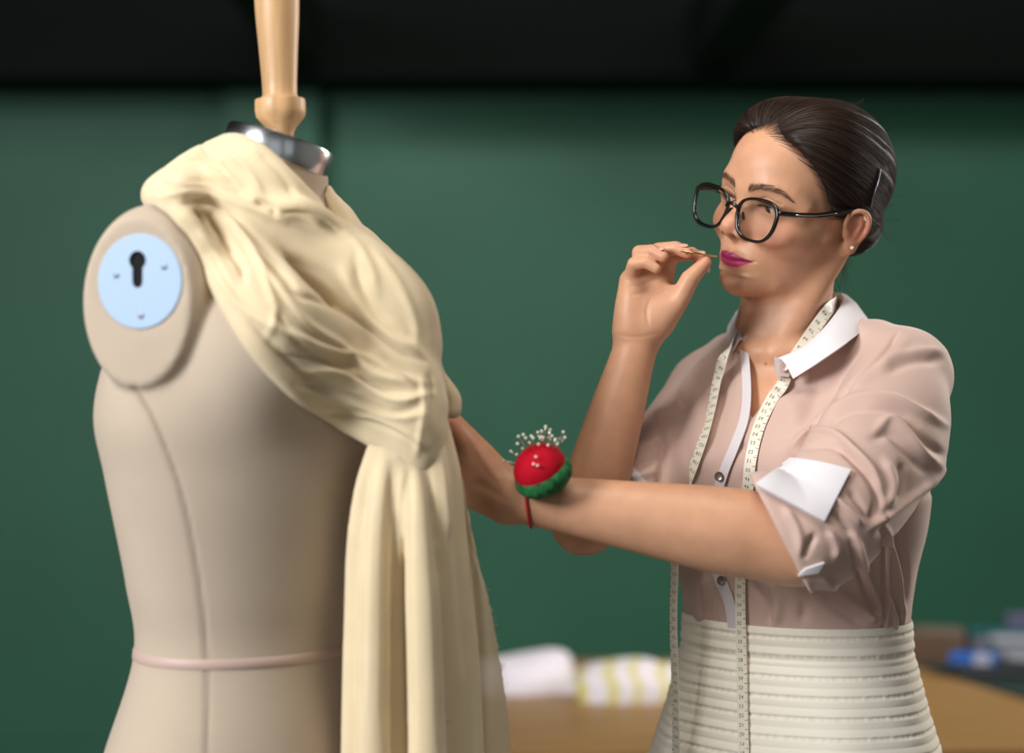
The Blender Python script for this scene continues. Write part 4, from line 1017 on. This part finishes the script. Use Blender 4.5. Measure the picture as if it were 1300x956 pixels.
for g in (-1, 1):
    man.frame(SFr[g]).keep(HS((g, 0, 0), .168), .004)
    man.add(MAX(E((g*.134, .004, 1.466), (.064, .064, .090)), HS((g, 0, 0), .168)), .004)
    man.cut(C(spline([(g*.1680, .0455*math.cos(a), 1.484+.0455*math.sin(a)) for a in np.linspace(0, 2*math.pi, 20)], 30), .0012), .002)
    man.cut(E((g*.168, 0, 1.484), (.0030, .0445, .0445)), .0005)
FV, FQ = man.mesh((-.52, 1.68, .84), (.02, 2.22, 1.64), .0034)
fuv = pix(FV).astype(np.float32); FN = vnormals(FV, FQ)
seam = [(170, 492), (190, 525), (210, 570), (228, 620), (242, 680), (252, 740), (259, 800), (262, 850), (262, 905), (262, 960)]
sd_, _, _ = polydist(fuv, spline(np.array(seam, float), 60)); sm = np.exp(-(sd_/3.2)**2)*(FN[:, 1] < .2)
FV = FV-FN*(.0016*sm)[:, None]
cc = np.repeat(lin((190, 172, 152))[None], len(FV), 0); cc = blend(cc, (140, 122, 108), .7*sm.astype(float))
mesh_obj('torso', FV, FQ, M_CANVAS, form, attrs={'tint': cc})
man_s = SDF().add(lambda p: man(p))
# waist tape
tz = np.linspace(0, 2*math.pi, 120, endpoint=False); rows = []
for dz in (-.0050, -.0040, .0040, .0050):
    z = 1.131+dz; a = np.interp(z, [1.03, 1.128, 1.20], [.150, .120, .130]); b = np.interp(z, [1.03, 1.128, 1.2], [.116, .096, .104]); o = .0004 if abs(dz) > .0045 else .0012
    rows.append(np.stack([(a+o)*np.cos(tz), (b+o)*np.sin(tz), np.full(120, z)], 1))
rows = np.array(rows); wp = MAN.fwd(rows.reshape(-1, 3)); ctr = MAN.fwd(np.stack([0*tz, 0*tz, 1.131+0*tz], 1)); dd = np.tile(ctr, (4, 1))-wp; dd[:, 2] = 0; dd /= np.linalg.norm(dd, axis=1)[:, None]
off_ = np.repeat([.0002, .0012, .0012, .0002], 120)
st_ = np.array(wp-dd*.02, np.float32)
for _ in range(16): st_ = st_+dd*(man_s(st_)-off_)[:, None]*.8
mesh_obj('waist_tape', st_, grid_faces(4, 120, True)[:, ::-1], mat('waist_ribbon', srgb(196, 168, 156), .5), form)
# arm plates
for g in (-1, 1):
    X = Matrix(((0, 0, g, 0), (1, 0, 0, 0), (0, g, 0, 0), (0, 0, 0, 1)))
    Wm = Matrix.Translation(Vector(SFr[g].fwd((g*.1668, 0, 1.484)))) @ Matrix(SFr[g].R.tolist()).to_4x4() @ Matrix(((0, 0, g), (g, 0, 0), (0, 1, 0))).to_4x4()
    # plate with a keyhole slot cut right through, closed behind by a black sheet for the shade inside
    n = 72; R0 = .0432; outer = [(R0*math.cos(2*math.pi*i/n), R0*math.sin(2*math.pi*i/n)) for i in range(n)]
    key = []
    for i in range(n):
        a = 2*math.pi*i/n; dx, dy = math.cos(a), math.sin(a); c0 = np.array((-.002 if g < 0 else .002, .013))
        # distance from the slot's centre to its edge along this direction
        t = 0.
        for s_ in range(60):
            q = np.array((dx, dy))*t; d1 = math.hypot(q[0], q[1]-.006)-.0086; yy = min(max(q[1], -.0135), .006); d2 = math.hypot(q[0], q[1]-yy)-.0054; t += max(-min(d1, d2), 0)*.9
        key.append((c0[0]+dx*t, c0[1]+dy*t))
    V = []; Fc = []
    for ringp, z in ((outer, -.0010), (outer, .0012), (None, .0020), (key, .0020), (key, -.0013)):
        for i in range(n): p = ringp[i] if ringp else (outer[i][0]*.975, outer[i][1]*.975); V.append(Wm @ Vector((p[0], p[1], z)))
    for r in range(4):
        for i in range(n): j = (i+1) % n; Fc.append((r*n+i, r*n+j, (r+1)*n+j, (r+1)*n+i))
    pl = mesh_obj('arm_plate', V, Fc, M_PLATE, form); pl['label'] = 'round steel arm plate with a keyhole slot, bluish window light in its colour'; smooth_angle(pl, 30)
    b = MB(); b.v = [tuple(Wm @ Vector((p[0]*1.0, p[1], -.0012))) for p in key]; b.f = [tuple(range(n))]; b.build('slot_shade', mat('slot_shade_black', srgb(14, 13, 12), .9), pl)
    for (x, y) in ((-.0235, .0060), (.0255, .0130), (.0020, -.0310)):
        b = MB(); Ms = Wm @ Matrix.Translation((x*(1 if g < 0 else -1), y, .0018)); b.lathe([(.0030, 0), (.0030, .0006), (.0022, .0011), (.0006, .0011)], 18, Ms); sc_o = b.build('screw', M_DULL, pl, True)
        b = MB(); b.box((-.0020, -.0004, .0009), (.0020, .0004, .0013), Ms); b.build('screw_slot_bar', mat('screw_slot_shade', srgb(30, 30, 30), .8), form)  # raised dark bar standing in for the shade in the slot
# neck cap and wooden knob
ax_ = NAX; cp = MAN.fwd(NK1)
Mc = Matrix.Translation(Vector(cp)) @ Vector(ax_).to_track_quat('Z', 'Y').to_matrix().to_4x4()
b = MB(); b.lathe([(.047, -.006), (.0528, -.006), (.0533, -.0045), (.0533, .0165), (.0525, .0185), (.0490, .0192), (.02, .0200), (.001, .0200)], 64, Mc); tag(b.build('neck_cap', M_CHROME, form, True), 'polished steel neck cap')
for k in range(2):
    a = 1.2+k*.0
kp = np.array(cp)+ax_*.018; kx = np.array(at(349, 160, kp[1])); Mk = Matrix.Translation(Vector((kp[0], kp[1], kp[2]))) @ Vector((-.035, .02, 1)).to_track_quat('Z', 'Y').to_matrix().to_4x4()
b = MB(); b.lathe([(.011, -.006), (.0122, .006), (.0150, .012), (.0200, .0175), (.0238, .0225), (.0246, .028), (.0246, .0365), (.0240, .0390), (.0180, .0405), (.0168, .044), (.0170, .056), (.0188, .085), (.0210, .115), (.0226, .150), (.0215, .175), (.0165, .192), (.008, .200), (.001, .202)], 48, Mk); tag(b.build('neck_knob', M_WOOD, form, True), 'pale turned wooden knob on the neck')
# stand below the frame
b = MB(); Mb = Matrix.Translation((-.26, 1.95, 0)); b.lathe([(.018, .28), (.018, .88)], 24, Mb); b.build('pole', M_CHROME, form, True)
b = MB(); b.lathe([(.022, .10), (.030, .12), (.030, .26), (.020, .30)], 24, Mb); b.build('stand_hub', M_WOOD, form, True)
for k in range(4):
    a = k*math.pi/2+.5; d = np.array((math.cos(a), math.sin(a), 0)); P = spline([np.array((-.26, 1.95, .20))+d*.02, np.array((-.26, 1.95, .17))+d*.12, np.array((-.26, 1.95, .05))+d*.25, np.array((-.26, 1.95, .016))+d*.30], 14)
    V, Fc = tube_mesh(P, .015, 10); mesh_obj('stand_leg', V, Fc, M_WOOD, form)
# ------------------------------------------------------------------ cream chiffon draped over the form
def on_form(px, py, lift=0., Y=None):
    if Y is not None: return np.array(at(px, py, Y))
    p = cast(man_s, np.array(float(px)), np.array(float(py)), 1.5, off=lift, y1=1.885); return np.array(p, float)
def rope(pts, r, n=26, lift=.004):
    P = np.array([on_form(*(q[:2]), lift=lift, Y=q[2] if len(q) > 2 else None) for q in pts]); m = len(P)
    rr = np.broadcast_to(np.asarray(r, float), (m,)); return C(spline(P, n), np.interp(np.linspace(0, m-1, n), range(m), rr))
drape = empty('draped_chiffon', tuple(at(420, 420, 1.85)), 'cream chiffon draped over the dress form shoulder and hanging down its front', 'fabric')
sw = SDF()
sw.add(rope([(196, 252), (224, 268), (250, 298), (270, 342), (294, 392), (328, 444), (376, 494), (428, 530), (480, 560, 1.856), (524, 590, 1.854)], [.009, .010, .010, .0095, .0095, .0095, .0095, .0095, .009, .007], 40))
sw.add(rope([(204, 242), (245, 268), (285, 310), (318, 370), (356, 420), (410, 470), (466, 512, 1.852), (516, 552, 1.848), (530, 584, 1.853)], [.014, .015, .016, .015, .015, .015, .015, .013, .008], 40), .018)
sw.add(rope([(238, 240), (285, 275), (330, 330), (375, 385), (430, 435), (484, 482, 1.850), (528, 528, 1.848), (536, 570, 1.854)], [.016, .018, .018, .017, .017, .017, .016, .010], 36), .020)
sw.add(rope([(262, 232), (325, 268), (385, 325), (440, 378), (496, 432, 1.862), (534, 486, 1.862), (544, 540, 1.862)], [.016, .018, .019, .019, .019, .017, .012], 32), .020)
sw.add(rope([(300, 236), (360, 268), (425, 318), (480, 368), (522, 414, 1.895), (534, 462, 1.888), (546, 512, 1.876)], [.014, .017, .019, .021, .020, .018, .014], 32), .020)
sw.add(rope([(352, 262), (400, 284), (450, 314), (496, 350), (524, 388), (530, 430)], [.009, .012, .014, .016, .017, .016], 32), .018)
# the under layer that closes the gaps
sw.add(rope([(270, 250), (350, 300), (430, 365), (505, 440)], [.018, .026, .027, .020], 24, -.012), .020)
sw.add(rope([(300, 330), (370, 400), (440, 460), (500, 510, 1.862)], [.016, .024, .024, .018], 24, -.010), .020)
sw.add(rope([(390, 292), (455, 335), (505, 385), (525, 440, 1.905)], [.014, .022, .024, .022], 24, -.008), .020)
# cowl about the neck
sw.add(rope([(206, 246), (226, 224), (254, 206), (284, 197), (318, 206), (346, 226), (366, 252)], [.010, .014, .0155, .0165, .0165, .015, .010], 36, .006), .016)
sw.add(rope([(214, 252), (250, 230), (290, 219), (326, 230), (352, 254)], [.014, .017, .016, .014, .009], 30, .008), .014)
sw.add(rope([(226, 254), (262, 244), (302, 241), (340, 254), (368, 268)], [.014, .015, .014, .013, .010], 30, .010), .014)
sw.add(rope([(258, 202, 1.93), (272, 190, 1.92), (296, 184, 1.89), (322, 194, 1.865), (346, 214, 1.858), (374, 238, 1.862), (400, 258, 1.875)], [.009, .0105, .011, .011, .011, .010, .006], 30), .012)
sw.add(rope([(340, 256, 1.852), (358, 262, 1.846), (384, 262, 1.848), (410, 274, 1.858), (434, 294, 1.876), (458, 318, 1.892)], [.006, .0085, .009, .0085, .007, .003], 30), .010)
sw.add(rope([(408, 236, 1.93), (422, 262, 1.925), (434, 284, 1.92), (444, 302, 1.91), (466, 320, 1.90)], [.008, .010, .010, .010, .009], 20), .012)
# behind the neck and down the far shoulder
sw.add(rope([(262, 206, 1.93), (290, 216, 2.02), (340, 226, 2.06), (390, 244, 2.03), (422, 266, 1.97), (438, 290, 1.93)], [.012, .016, .016, .016, .014, .011], 30), .012)
sw.add(rope([(424, 288, 1.95), (472, 334, 1.96), (508, 374, 1.955), (532, 420, 1.94), (530, 462, 1.915), (540, 500, 1.89)], [.019, .0235, .0225, .021, .018, .014], 30), .016)
# held out towards her hand, and the pointed flap below
sw.add(rope([(536, 460, 1.905), (556, 486, 1.912), (572, 506, 1.915), (575, 522, 1.913)], [.012, .0115, .0105, .0085], 18), .008)
sw.add(rope([(546, 520, 1.872), (548, 556, 1.864), (543, 580, 1.859), (536, 602, 1.857)], [.012, .010, .008, .004], 18), .014)
sw.add(rope([(505, 566, 1.853), (526, 586, 1.855), (535, 602, 1.857)], [.008, .007, .004], 18), .010)
sw.cut(lambda p: man(p)-np.float32(.0006))
WV, WQ = sw.mesh((-.50, 1.66, 1.22), (.06, 2.14, 1.68), .0022)
WV = relax(WV, WQ, 5, .5)
def K(*pts): return [(152+x/1.983, 127+y/1.983) for x, y in pts]
swf = [(K((330, 385), (400, 470), (470, 560), (560, 620), (640, 690), (740, 715)), 4.5, .0050), (K((225, 395), (285, 500), (355, 555), (450, 600), (560, 640), (640, 700)), 4.5, .0040), (K((255, 265), (325, 360), (365, 450), (392, 540), (370, 600)), 4.5, .0045),
 (K((400, 560), (500, 625), (620, 648), (700, 690), (780, 715)), 4, .0040), (K((430, 680), (560, 688), (690, 755), (790, 735)), 4, .0042), (K((470, 730), (600, 770), (700, 800), (770, 790)), 3.5, .0030), (K((540, 800), (640, 800), (740, 850), (765, 880)), 4, .0032), (K((460, 290), (560, 335), (625, 410), (650, 490)), 7, .0035), (K((560, 420), (600, 510), (680, 590), (760, 640)), 6, .0035), (K((640, 380), (700, 460), (740, 550), (750, 620)), 6, .0030),
 (K((215, 290), (262, 360), (300, 410), (312, 455)), 5, -.0075), (K((350, 395), (410, 440), (440, 475)), 4, -.0040), (K((420, 480), (540, 520), (630, 575), (700, 625), (770, 660)), 4, -.0045), (K((590, 400), (612, 480), (655, 555), (735, 605)), 5, -.0045), (K((420, 645), (540, 665), (640, 715), (720, 735)), 3.5, -.0050), (K((380, 520), (430, 590), (500, 650), (600, 670)), 3.5, -.0045), (K((330, 560), (400, 630), (480, 700), (600, 730)), 3.5, -.0038), (K((440, 715), (560, 735), (680, 785), (760, 770)), 3, -.0040), (K((500, 790), (600, 800), (700, 840), (750, 880)), 3, -.0035), (K((650, 640), (720, 690), (775, 740)), 4, -.0035),
 (K((500, 300), (580, 360), (610, 400)), 4, -.0030), (K((430, 400), (520, 440), (590, 500)), 8, -.0030), (K((270, 280), (340, 350), (420, 420)), 6, -.0025), (K((780, 690), (788, 760), (780, 860)), 4, -.0040), (K((760, 700), (765, 780), (745, 900)), 4, .0030),
 (K((100, 195), (220, 200), (330, 245)), 3.5, -.0060), (K((110, 175), (170, 150), (240, 170), (310, 225)), 3, -.0045), (K((250, 150), (290, 190), (325, 228)), 3, -.0050), (K((205, 105), (225, 140), (260, 180)), 3, -.0035), (K((180, 130), (215, 165), (270, 200)), 3.5, .0035), (K((270, 130), (320, 170), (360, 240)), 5, .0040), (K((350, 130), (400, 180), (440, 240)), 5, -.0030), (K((340, 255), (378, 268), (392, 292)), 3.5, -.0070), (K((400, 285), (480, 290), (560, 335)), 3, -.0040),
 (K((90, 245), (200, 235), (320, 270), (420, 310)), 3.5, .0035), (K((150, 260), (230, 262), (300, 300)), 3.5, -.0035), (K((200, 330), (250, 400), (290, 470)), 3.5, .0030)]
WV = relax(creases(WV, WQ, swf), WQ, 1, .4)
M_CHIF = mat('cream_chiffon', srgb(222, 202, 166), .75, sheen=.35, spec=.2, sss=.15, sssr=(.012, .010, .006), noise=(30, .03, (1, 1, 1)), bump=('weave', 1100, .08, .0005))
mesh_obj('swathe', WV, WQ, M_CHIF, drape)
tl = SDF()
for pts, r in (([(476, 570, 1.855), (464, 620, 1.856), (456, 690, 1.86), (454, 780, 1.865), (452, 880, 1.868), (450, 1040, 1.87)], [.008, .0105, .0120, .0130, .0135, .014]),
               ([(490, 575, 1.85), (482, 640, 1.842), (476, 720, 1.840), (474, 820, 1.842), (474, 1040, 1.845)], [.008, .0115, .0150, .0160, .016]),
               ([(506, 580, 1.848), (506, 650, 1.852), (506, 740, 1.862), (505, 860, 1.868), (506, 1040, 1.87)], [.008, .0105, .0130, .0150, .016]),
               ([(524, 585, 1.850), (530, 660, 1.838), (536, 760, 1.836), (540, 870, 1.838), (544, 1040, 1.84)], [.008, .0130, .0165, .0175, .018]),
               ([(542, 560, 1.862), (552, 640, 1.858), (562, 740, 1.862), (572, 860, 1.866), (576, 1040, 1.87)], [.012, .0150, .0160, .0170, .018]),
               ([(556, 530, 1.880), (570, 600, 1.876), (578, 680, 1.872), (588, 770, 1.872), (596, 866, 1.874), (602, 1040, 1.876)], [.009, .0115, .0110, .0105, .0110, .012])):
    P = np.array([at(*q) for q in pts]); m = len(P); tl.add(C(spline(P, 24), np.interp(np.linspace(0, m-1, 24), range(m), r)), .007)
tl.cut(lambda p: man(p)-np.float32(.0006))
TV, TQ = tl.mesh((-.22, 1.78, .97), (.02, 1.95, 1.38), .0028)
TV = relax(TV, TQ, 3, .5)
TV = creases(TV, TQ, [([(498, 590), (492, 680), (490, 800), (490, 940)], 4, -.0035), ([(520, 600), (518, 700), (520, 820), (522, 950)], 4, -.0040), ([(545, 600), (552, 700), (558, 820), (562, 950)], 4, -.0035), ([(466, 600), (462, 700), (460, 900)], 4, -.002), ([(570, 620), (580, 720), (590, 860)], 4, -.002), ([(512, 590), (508, 650), (506, 720)], 4, .003), ([(560, 560), (566, 620), (572, 680)], 5, .003)])
mesh_obj('hanging_tail', TV, TQ, M_CHIF, drape)
# the sheer single layer behind, with its frayed edge
M_SHEER = mat('sheer_chiffon', srgb(230, 212, 180), .75, spec=.2); nt = M_SHEER.node_tree
tr = nt.nodes.new('ShaderNodeBsdfTransparent'); mxs = nt.nodes.new('ShaderNodeMixShader'); mxs.inputs[0].default_value = .72
ou = nt.nodes['Material Output']; nt.links.new(tr.outputs[0], mxs.inputs[1]); nt.links.new(nt.nodes['Principled BSDF'].outputs[0], mxs.inputs[2]); nt.links.new(mxs.outputs[0], ou.inputs[0])
l_ = spline(np.array([(572, 600), (584, 660), (592, 740), (600, 830), (604, 900), (606, 1020)], float), 60); r_ = spline(np.array([(588, 610), (602, 690), (622, 770), (633, 830), (641, 880), (652, 1000)], float), 60)
G = np.zeros((60, 9, 3))
for i in range(60):
    for j in range(9):
        t = j/8; px, py = l_[i]*(1-t)+r_[i]*t; px += (RNG.uniform(-.9, .9) if j == 8 else 0); G[i, j] = at(px, py, 1.885+.012*math.sin(t*4+i*.05)+.03*t)
sheet('sheer_layer', G, M_SHEER, drape, .0006)
fr = []
for i in range(40):
    q = r_[RNG.randrange(20, 60)]; a = RNG.uniform(-.6, .6); fr.append([at(q[0]+k*1.6*math.cos(a), q[1]+k*1.6*math.sin(a), 1.918) for k in range(5)])
V, Q = tubes(np.array(fr), .00018, 3); mesh_obj('frayed_threads', V, Q, M_CHIF, drape)['kind'] = 'stuff'
thr = spline([at(594, 690, 1.87), at(602, 708, 1.865), at(602, 722, 1.862), at(597, 730, 1.866)], 16); V, Fc = tube_mesh(thr, .00022, 5); mesh_obj('loose_thread', V, Fc, M_CHIF, drape)
# ------------------------------------------------------------------ workroom
def struct(o): o['kind'] = 'structure'; return o
def slab(name, lo, hi, m):
    b = MB(); b.box(lo, hi); return struct(b.build(name, m))
M_WALL = mat('dark_green_paint', srgb(48, 104, 80), .55, noise=(3, .05, (1, 1, 1)), bump=('noise', 60, .06, .002))
M_DARK = mat('near_black_paint', srgb(11, 16, 14), .85, spec=.15)
M_FLOOR = mat('grey_floor', srgb(92, 88, 82), .5, noise=(8, .1, (1, 1, 1)))
M_PALE = mat('pale_wall_paint', srgb(150, 150, 144), .7)
WY = 6.5
slab('floor', (-3.2, -1.2, -.1), (3.4, WY+.2, 0), M_FLOOR)
slab('wall_back', (-3.2, WY, 0), (3.4, WY+.15, 3.1), M_WALL)
slab('wall_left', (-3.35, -1.2, 0), (-3.2, WY+.15, 3.1), M_PALE)
slab('wall_right', (3.4, -1.2, 0), (3.55, WY+.15, 3.1), M_PALE)
slab('wall_front', (-3.2, -1.35, 0), (3.4, -1.2, 3.1), M_PALE)
slab('ceiling', (-3.2, -1.2, 3.1), (3.4, WY+.15, 3.2), M_DARK)
zt = lambda py, Y: ZC-(py-433)/FPX*Y
slab('trim_1', (-3.2, WY-.55, zt(96, WY-.55)), (3.4, WY, 3.1), M_DARK)                        # dropped bulkhead above the wall
slab('trim_2', (-3.2, WY-.05, zt(138, WY)), (3.4, WY, zt(98, WY)-.004), M_WALL)               # flat rail under it
X0, X1 = (288-650)/FPX*(WY-.14), (404-650)/FPX*(WY-.14)
slab('trim_3', (X0, WY-.14, 0), (X1, WY-.051, zt(96, WY-.55)), M_WALL)                          # pilaster
slab('trim_4', (-3.2, WY-.03, 0), (3.4, WY, .12), M_WALL)
for i, (x, w) in enumerate(((-.62, .10), (.60, .14))):
    slab('trim_%d' % (5+i), (x-w/2, 3.2, zt(96, WY-.55)+.02), (x+w/2, WY-.551, zt(96, WY-.55)+.20), M_DARK)   # ceiling beams
M_SKYL = bpy.data.materials.new('daylit_glass'); M_SKYL.use_nodes = True; nt = M_SKYL.node_tree; nt.nodes.clear(); em = nt.nodes.new('ShaderNodeEmission'); em.inputs[0].default_value = (.86, .94, 1, 1); em.inputs[1].default_value = .5
ou = nt.nodes.new('ShaderNodeOutputMaterial'); nt.links.new(em.outputs[0], ou.inputs[0])
M_WFR = mat('window_frame_paint', srgb(60, 64, 62), .5)
for i, x in enumerate((-2.2, -.5, 1.2)):      # unseen windows behind the camera, added for reflections in steel and lenses
    e = struct(empty('window_%d' % (i+1), (x, -1.19, 1.0)))
    for k in range(3):
        b = MB(); b.box((x+k*.42-.19, -1.20, 1.05), (x+k*.42+.19, -1.195, 2.65)); b.build('pane', M_SKYL, e)
    for k in range(4): b = MB(); b.box((x+k*.42-.23, -1.20, 1.0), (x+k*.42-.19, -1.16, 2.7)); b.build('frame_post', M_WFR, e)
    for z in (1.0, 2.65): b = MB(); b.box((x-.19, -1.20, z), (x+1.03, -1.16, z+.05)); b.build('frame_rail', M_WFR, e)
# ------------------------------------------------------------------ work table
TZ = .77; M_TABLE = mat('oak_table_top', srgb(142, 108, 64), .45, noise=(6, .16, (1, 9, 9))); M_LEG = mat('dark_steel', srgb(40, 42, 42), .5, .6)
table = empty('work_table', (1.1, 3.66, 0), 'long oak-topped work table behind the woman', 'table')
b = MB(); b.box((-.11, 3.22, TZ-.04), (2.3, 4.13, TZ)); b.build('table_top', M_TABLE, table, bevel=.004)
for x in (-.04, 2.22):
    for y in (3.30, 4.06): b = MB(); b.box((x-.03, y-.03, 0), (x+.03, y+.03, TZ-.04)); b.build('leg', M_LEG, table)
b = MB(); b.box((-.02, 4.05, TZ-.12), (2.19, 4.07, TZ-.045)); b.build('apron', M_LEG, table)
b = MB(); b.box((-.02, 3.29, TZ-.12), (2.19, 3.31, TZ-.045)); b.build('apron', M_LEG, table)
def on_table(px, py): Y = FPX*(ZC-TZ)/(py-433); return np.array(((px-650)/FPX*Y, Y))
def obox(name, label, cat, c, size, rz, m, group=None, z0=TZ, bev=.003, parts=None):
    e = empty(name, (c[0], c[1], z0), label, cat, group); R = Matrix.Translation((c[0], c[1], z0)) @ Matrix.Rotation(math.radians(rz), 4, 'Z')
    w, d, h = size; b = MB(); b.box((-w/2, -d/2, 0), (w/2, d/2, h), R); b.build('body', m, e, bevel=bev); return e, R
M_MAT = mat('cutting_mat', srgb(26, 44, 40), .6)
mt = MB(); A_, B_ = on_table(1120, 833), on_table(1300, 888); dv = (B_-A_)/np.linalg.norm(B_-A_); nv_ = np.array((-dv[1], dv[0])); nv_ = nv_ if nv_[1] > 0 else -nv_
def mat_box():
    R = Matrix(((dv[0], nv_[0], 0, A_[0]), (dv[1], nv_[1], 0, A_[1]), (0, 0, 1, TZ), (0, 0, 0, 1))); mt.box((-.10, 0, 0), (1.0, .36, .004), R); return mt.build('cutting_mat', M_MAT)
tag(mat_box(), 'dark cutting mat on the table under the haberdashery', 'cutting mat')
MZ = TZ+.004
# stack of folded brown cloths
M_BR = [mat('brown_cloth', srgb(104, 84, 66), .9), mat('tan_cloth', srgb(126, 106, 84), .9), mat('rust_cloth', srgb(112, 72, 54), .9), mat('grey_brown_cloth', srgb(92, 82, 70), .9)]
cb = on_table(1197, 845); zc_ = MZ
hts = [.0105, .0095, .011, .0095, .0105, .010]
for i, h in enumerate(hts):
    e = empty('folded_cloth', (cb[0], cb[1]+.06, zc_), '%s folded brown cloth in the stack behind the woman' % ('topmost' if i == 5 else 'lowest' if i == 0 else ['second', 'third', 'fourth', 'fifth'][i-1]+' from the bottom'), 'cloth', 'folded cloths in a stack')
    R = Matrix.Translation((cb[0]+RNG.uniform(-.003, .003), cb[1]+.06, zc_)) @ Matrix.Rotation(math.radians(-16+RNG.uniform(-2, 2)), 4, 'Z')
    w = .105+RNG.uniform(-.005, .003)
    for k in range(2):
        b = MB(); pr = [(-.05, k*h/2), (-.05, (k+1)*h/2-.0006)]; b.box((-w/2, -.05, k*h/2+.0003), (w/2, .05, (k+1)*h/2-.0003), R); b.build('fold', M_BR[(i+k*2) % 4], e, bevel=.002)
    zc_ += h
# dark red reel left of the stack
c = on_table(1167, 838); e = empty('thread_cone', (c[0], c[1]+.03, MZ), 'dark maroon cone of thread left of the cloth stack', 'thread'); Mt = Matrix.Translation((c[0], c[1]+.03, MZ))
b = MB(); b.lathe([(.018, .002), (.019, .008), (.012, .052), (.010, .056)], 24, Mt); b.build('winding', mat('maroon_thread', srgb(58, 22, 26), .8), e, True)
b = MB(); b.lathe([(.020, 0), (.020, .002)], 24, Mt); b.build('spool_base', M_LEG, e, True); b = MB(); b.lathe([(.006, .056), (.006, .063)], 16, Mt); b.build('spool_tip', M_LEG, e, True)
# boxes
M_BLUE = mat('blue_card', srgb(28, 88, 170), .5); M_WHT = mat('white_card', srgb(176, 174, 182), .6); M_GREY = mat('grey_card', srgb(112, 112, 122), .6); M_PURP = mat('lilac_card', srgb(90, 84, 116), .6); M_TEAL = mat('teal_card', srgb(30, 84, 92), .6); M_BLACK = mat('black_plastic', srgb(18, 22, 24), .45)
c = on_table(1270, 864); e, R = obox('black_case', 'flat black case on the front edge of the cutting mat', 'case', c+np.array((0, .05)), (.135, .10, .022), -17, M_BLACK, z0=MZ)
b = MB(); b.box((-.068, -.051, .014), (.068, -.0495, .0165), R); b.build('seam_band', M_GREY, e)
c2 = c+np.array((-.040, .055)); e, R = obox('blue_packet', 'bright blue packet with white label on the black case', 'packet', c2, (.088, .075, .016), -19, M_BLUE, z0=MZ+.0222)
b = MB(); b.box((.004, -.0385, .002), (.036, -.0372, .014), R); b.build('label_panel', M_WHT, e); b = MB(); b.box((.004, -.036, .0155), (.036, .0, .0165), R); b.build('label_panel', M_WHT, e)
c = on_table(1292, 848); e, R = obox('grey_box', 'low grey box beside the blue packet', 'box', c+np.array((.03, .02)), (.13, .08, .030), -20, M_GREY, z0=MZ)
b = MB(); b.box((-.04, -.0415, .008), (.06, -.0402, .026), R); b.build('label_panel', M_WHT, e)
c = on_table(1288, 842); e, R = obox('grey_binder', 'teal binder with white spine label behind the grey box', 'binder', c+np.array((.04, .10)), (.16, .06, .048), -14, M_TEAL, z0=MZ)
b = MB(); b.box((-.078, -.0315, .026), (.078, -.0302, .042), R); b.build('spine_label', M_WHT, e)
c = on_table(1246, 838); e, R = obox('small_carton', 'small pale carton between cloth stack and binder', 'carton', c+np.array((0, .05)), (.042, .042, .052), 12, M_GREY, z0=MZ)
b = MB(); b.box((-.0213, -.0213, .040), (.0213, .0213, .0535), R); b.build('lid', M_TEAL, e)
c = on_table(1300, 836); e, R = obox('lilac_box', 'lilac box at the right end behind the binder', 'box', c+np.array((.06, .14)), (.12, .05, .066), -10, M_PURP, z0=MZ)
b = MB(); b.box((-.0605, -.0255, .056), (.0605, .0255, .0675), R); b.build('lid', M_PURP, e, bevel=.002)
# rolls of pale cloth on the left part of the table
M_ROLL = mat('white_roll_cloth', srgb(226, 218, 226), .85, sss=.0, noise=(12, .03, (1, 1, 1)))
M_STRIPE = mat('striped_cloth', attr='tint', rough=.85)
def cloth_heap(name, label, prof, Y, dep, m, stripes=False):
    e = empty(name, (np.mean([at(p[0], 860, Y)[0] for p in prof]), Y, TZ), label, 'fabric'); P = spline(np.array(prof, float), 40); n = 20; V = []; cl = []
    for x, y in P:
        h = max(zt(y, Y)-TZ, .004); X = (x-650)/FPX*Y
        for k in range(n):
            a = math.pi*k/(n-1); V.append((X+.006*math.sin(k*.9), Y-math.cos(a)*dep*(.9+.1*math.sin(x*.05)), TZ+.0005+h*math.sin(a)**.7)); cl.append(lin((206, 194, 120)) if stripes and (int((x-700)/11) % 3 == 0) else lin((222, 214, 220)))
    Q = [tuple(q) for q in grid_faces(40, n)]+[tuple(range(n)), tuple(39*n+k for k in range(n))[::-1]]
    Q += [(i*n, (i+1)*n, (i+1)*n+n-1, i*n+n-1) for i in range(39)]
    o = mesh_obj('cloth', V, Q, m, e, attrs={'tint': np.array(cl)}); b = bmesh.new(); b.from_mesh(o.data); bmesh.ops.recalc_face_normals(b, faces=b.faces); b.to_mesh(o.data); b.free(); smooth_angle(o, 45)
    return e
cloth_heap('white_cloth_roll', 'loosely rolled white cloth on the table beside the hanging fabric', [(588, 862), (596, 845), (612, 838), (640, 836), (670, 830), (700, 825), (716, 828), (724, 842), (728, 862)], 3.80, .10, M_ROLL)
cloth_heap('striped_cloth', 'rumpled white cloth with yellow stripes right of the white roll', [(734, 864), (744, 848), (775, 840), (805, 836), (822, 837), (840, 843), (858, 842), (876, 848), (900, 862)], 3.70, .09, M_STRIPE, True)
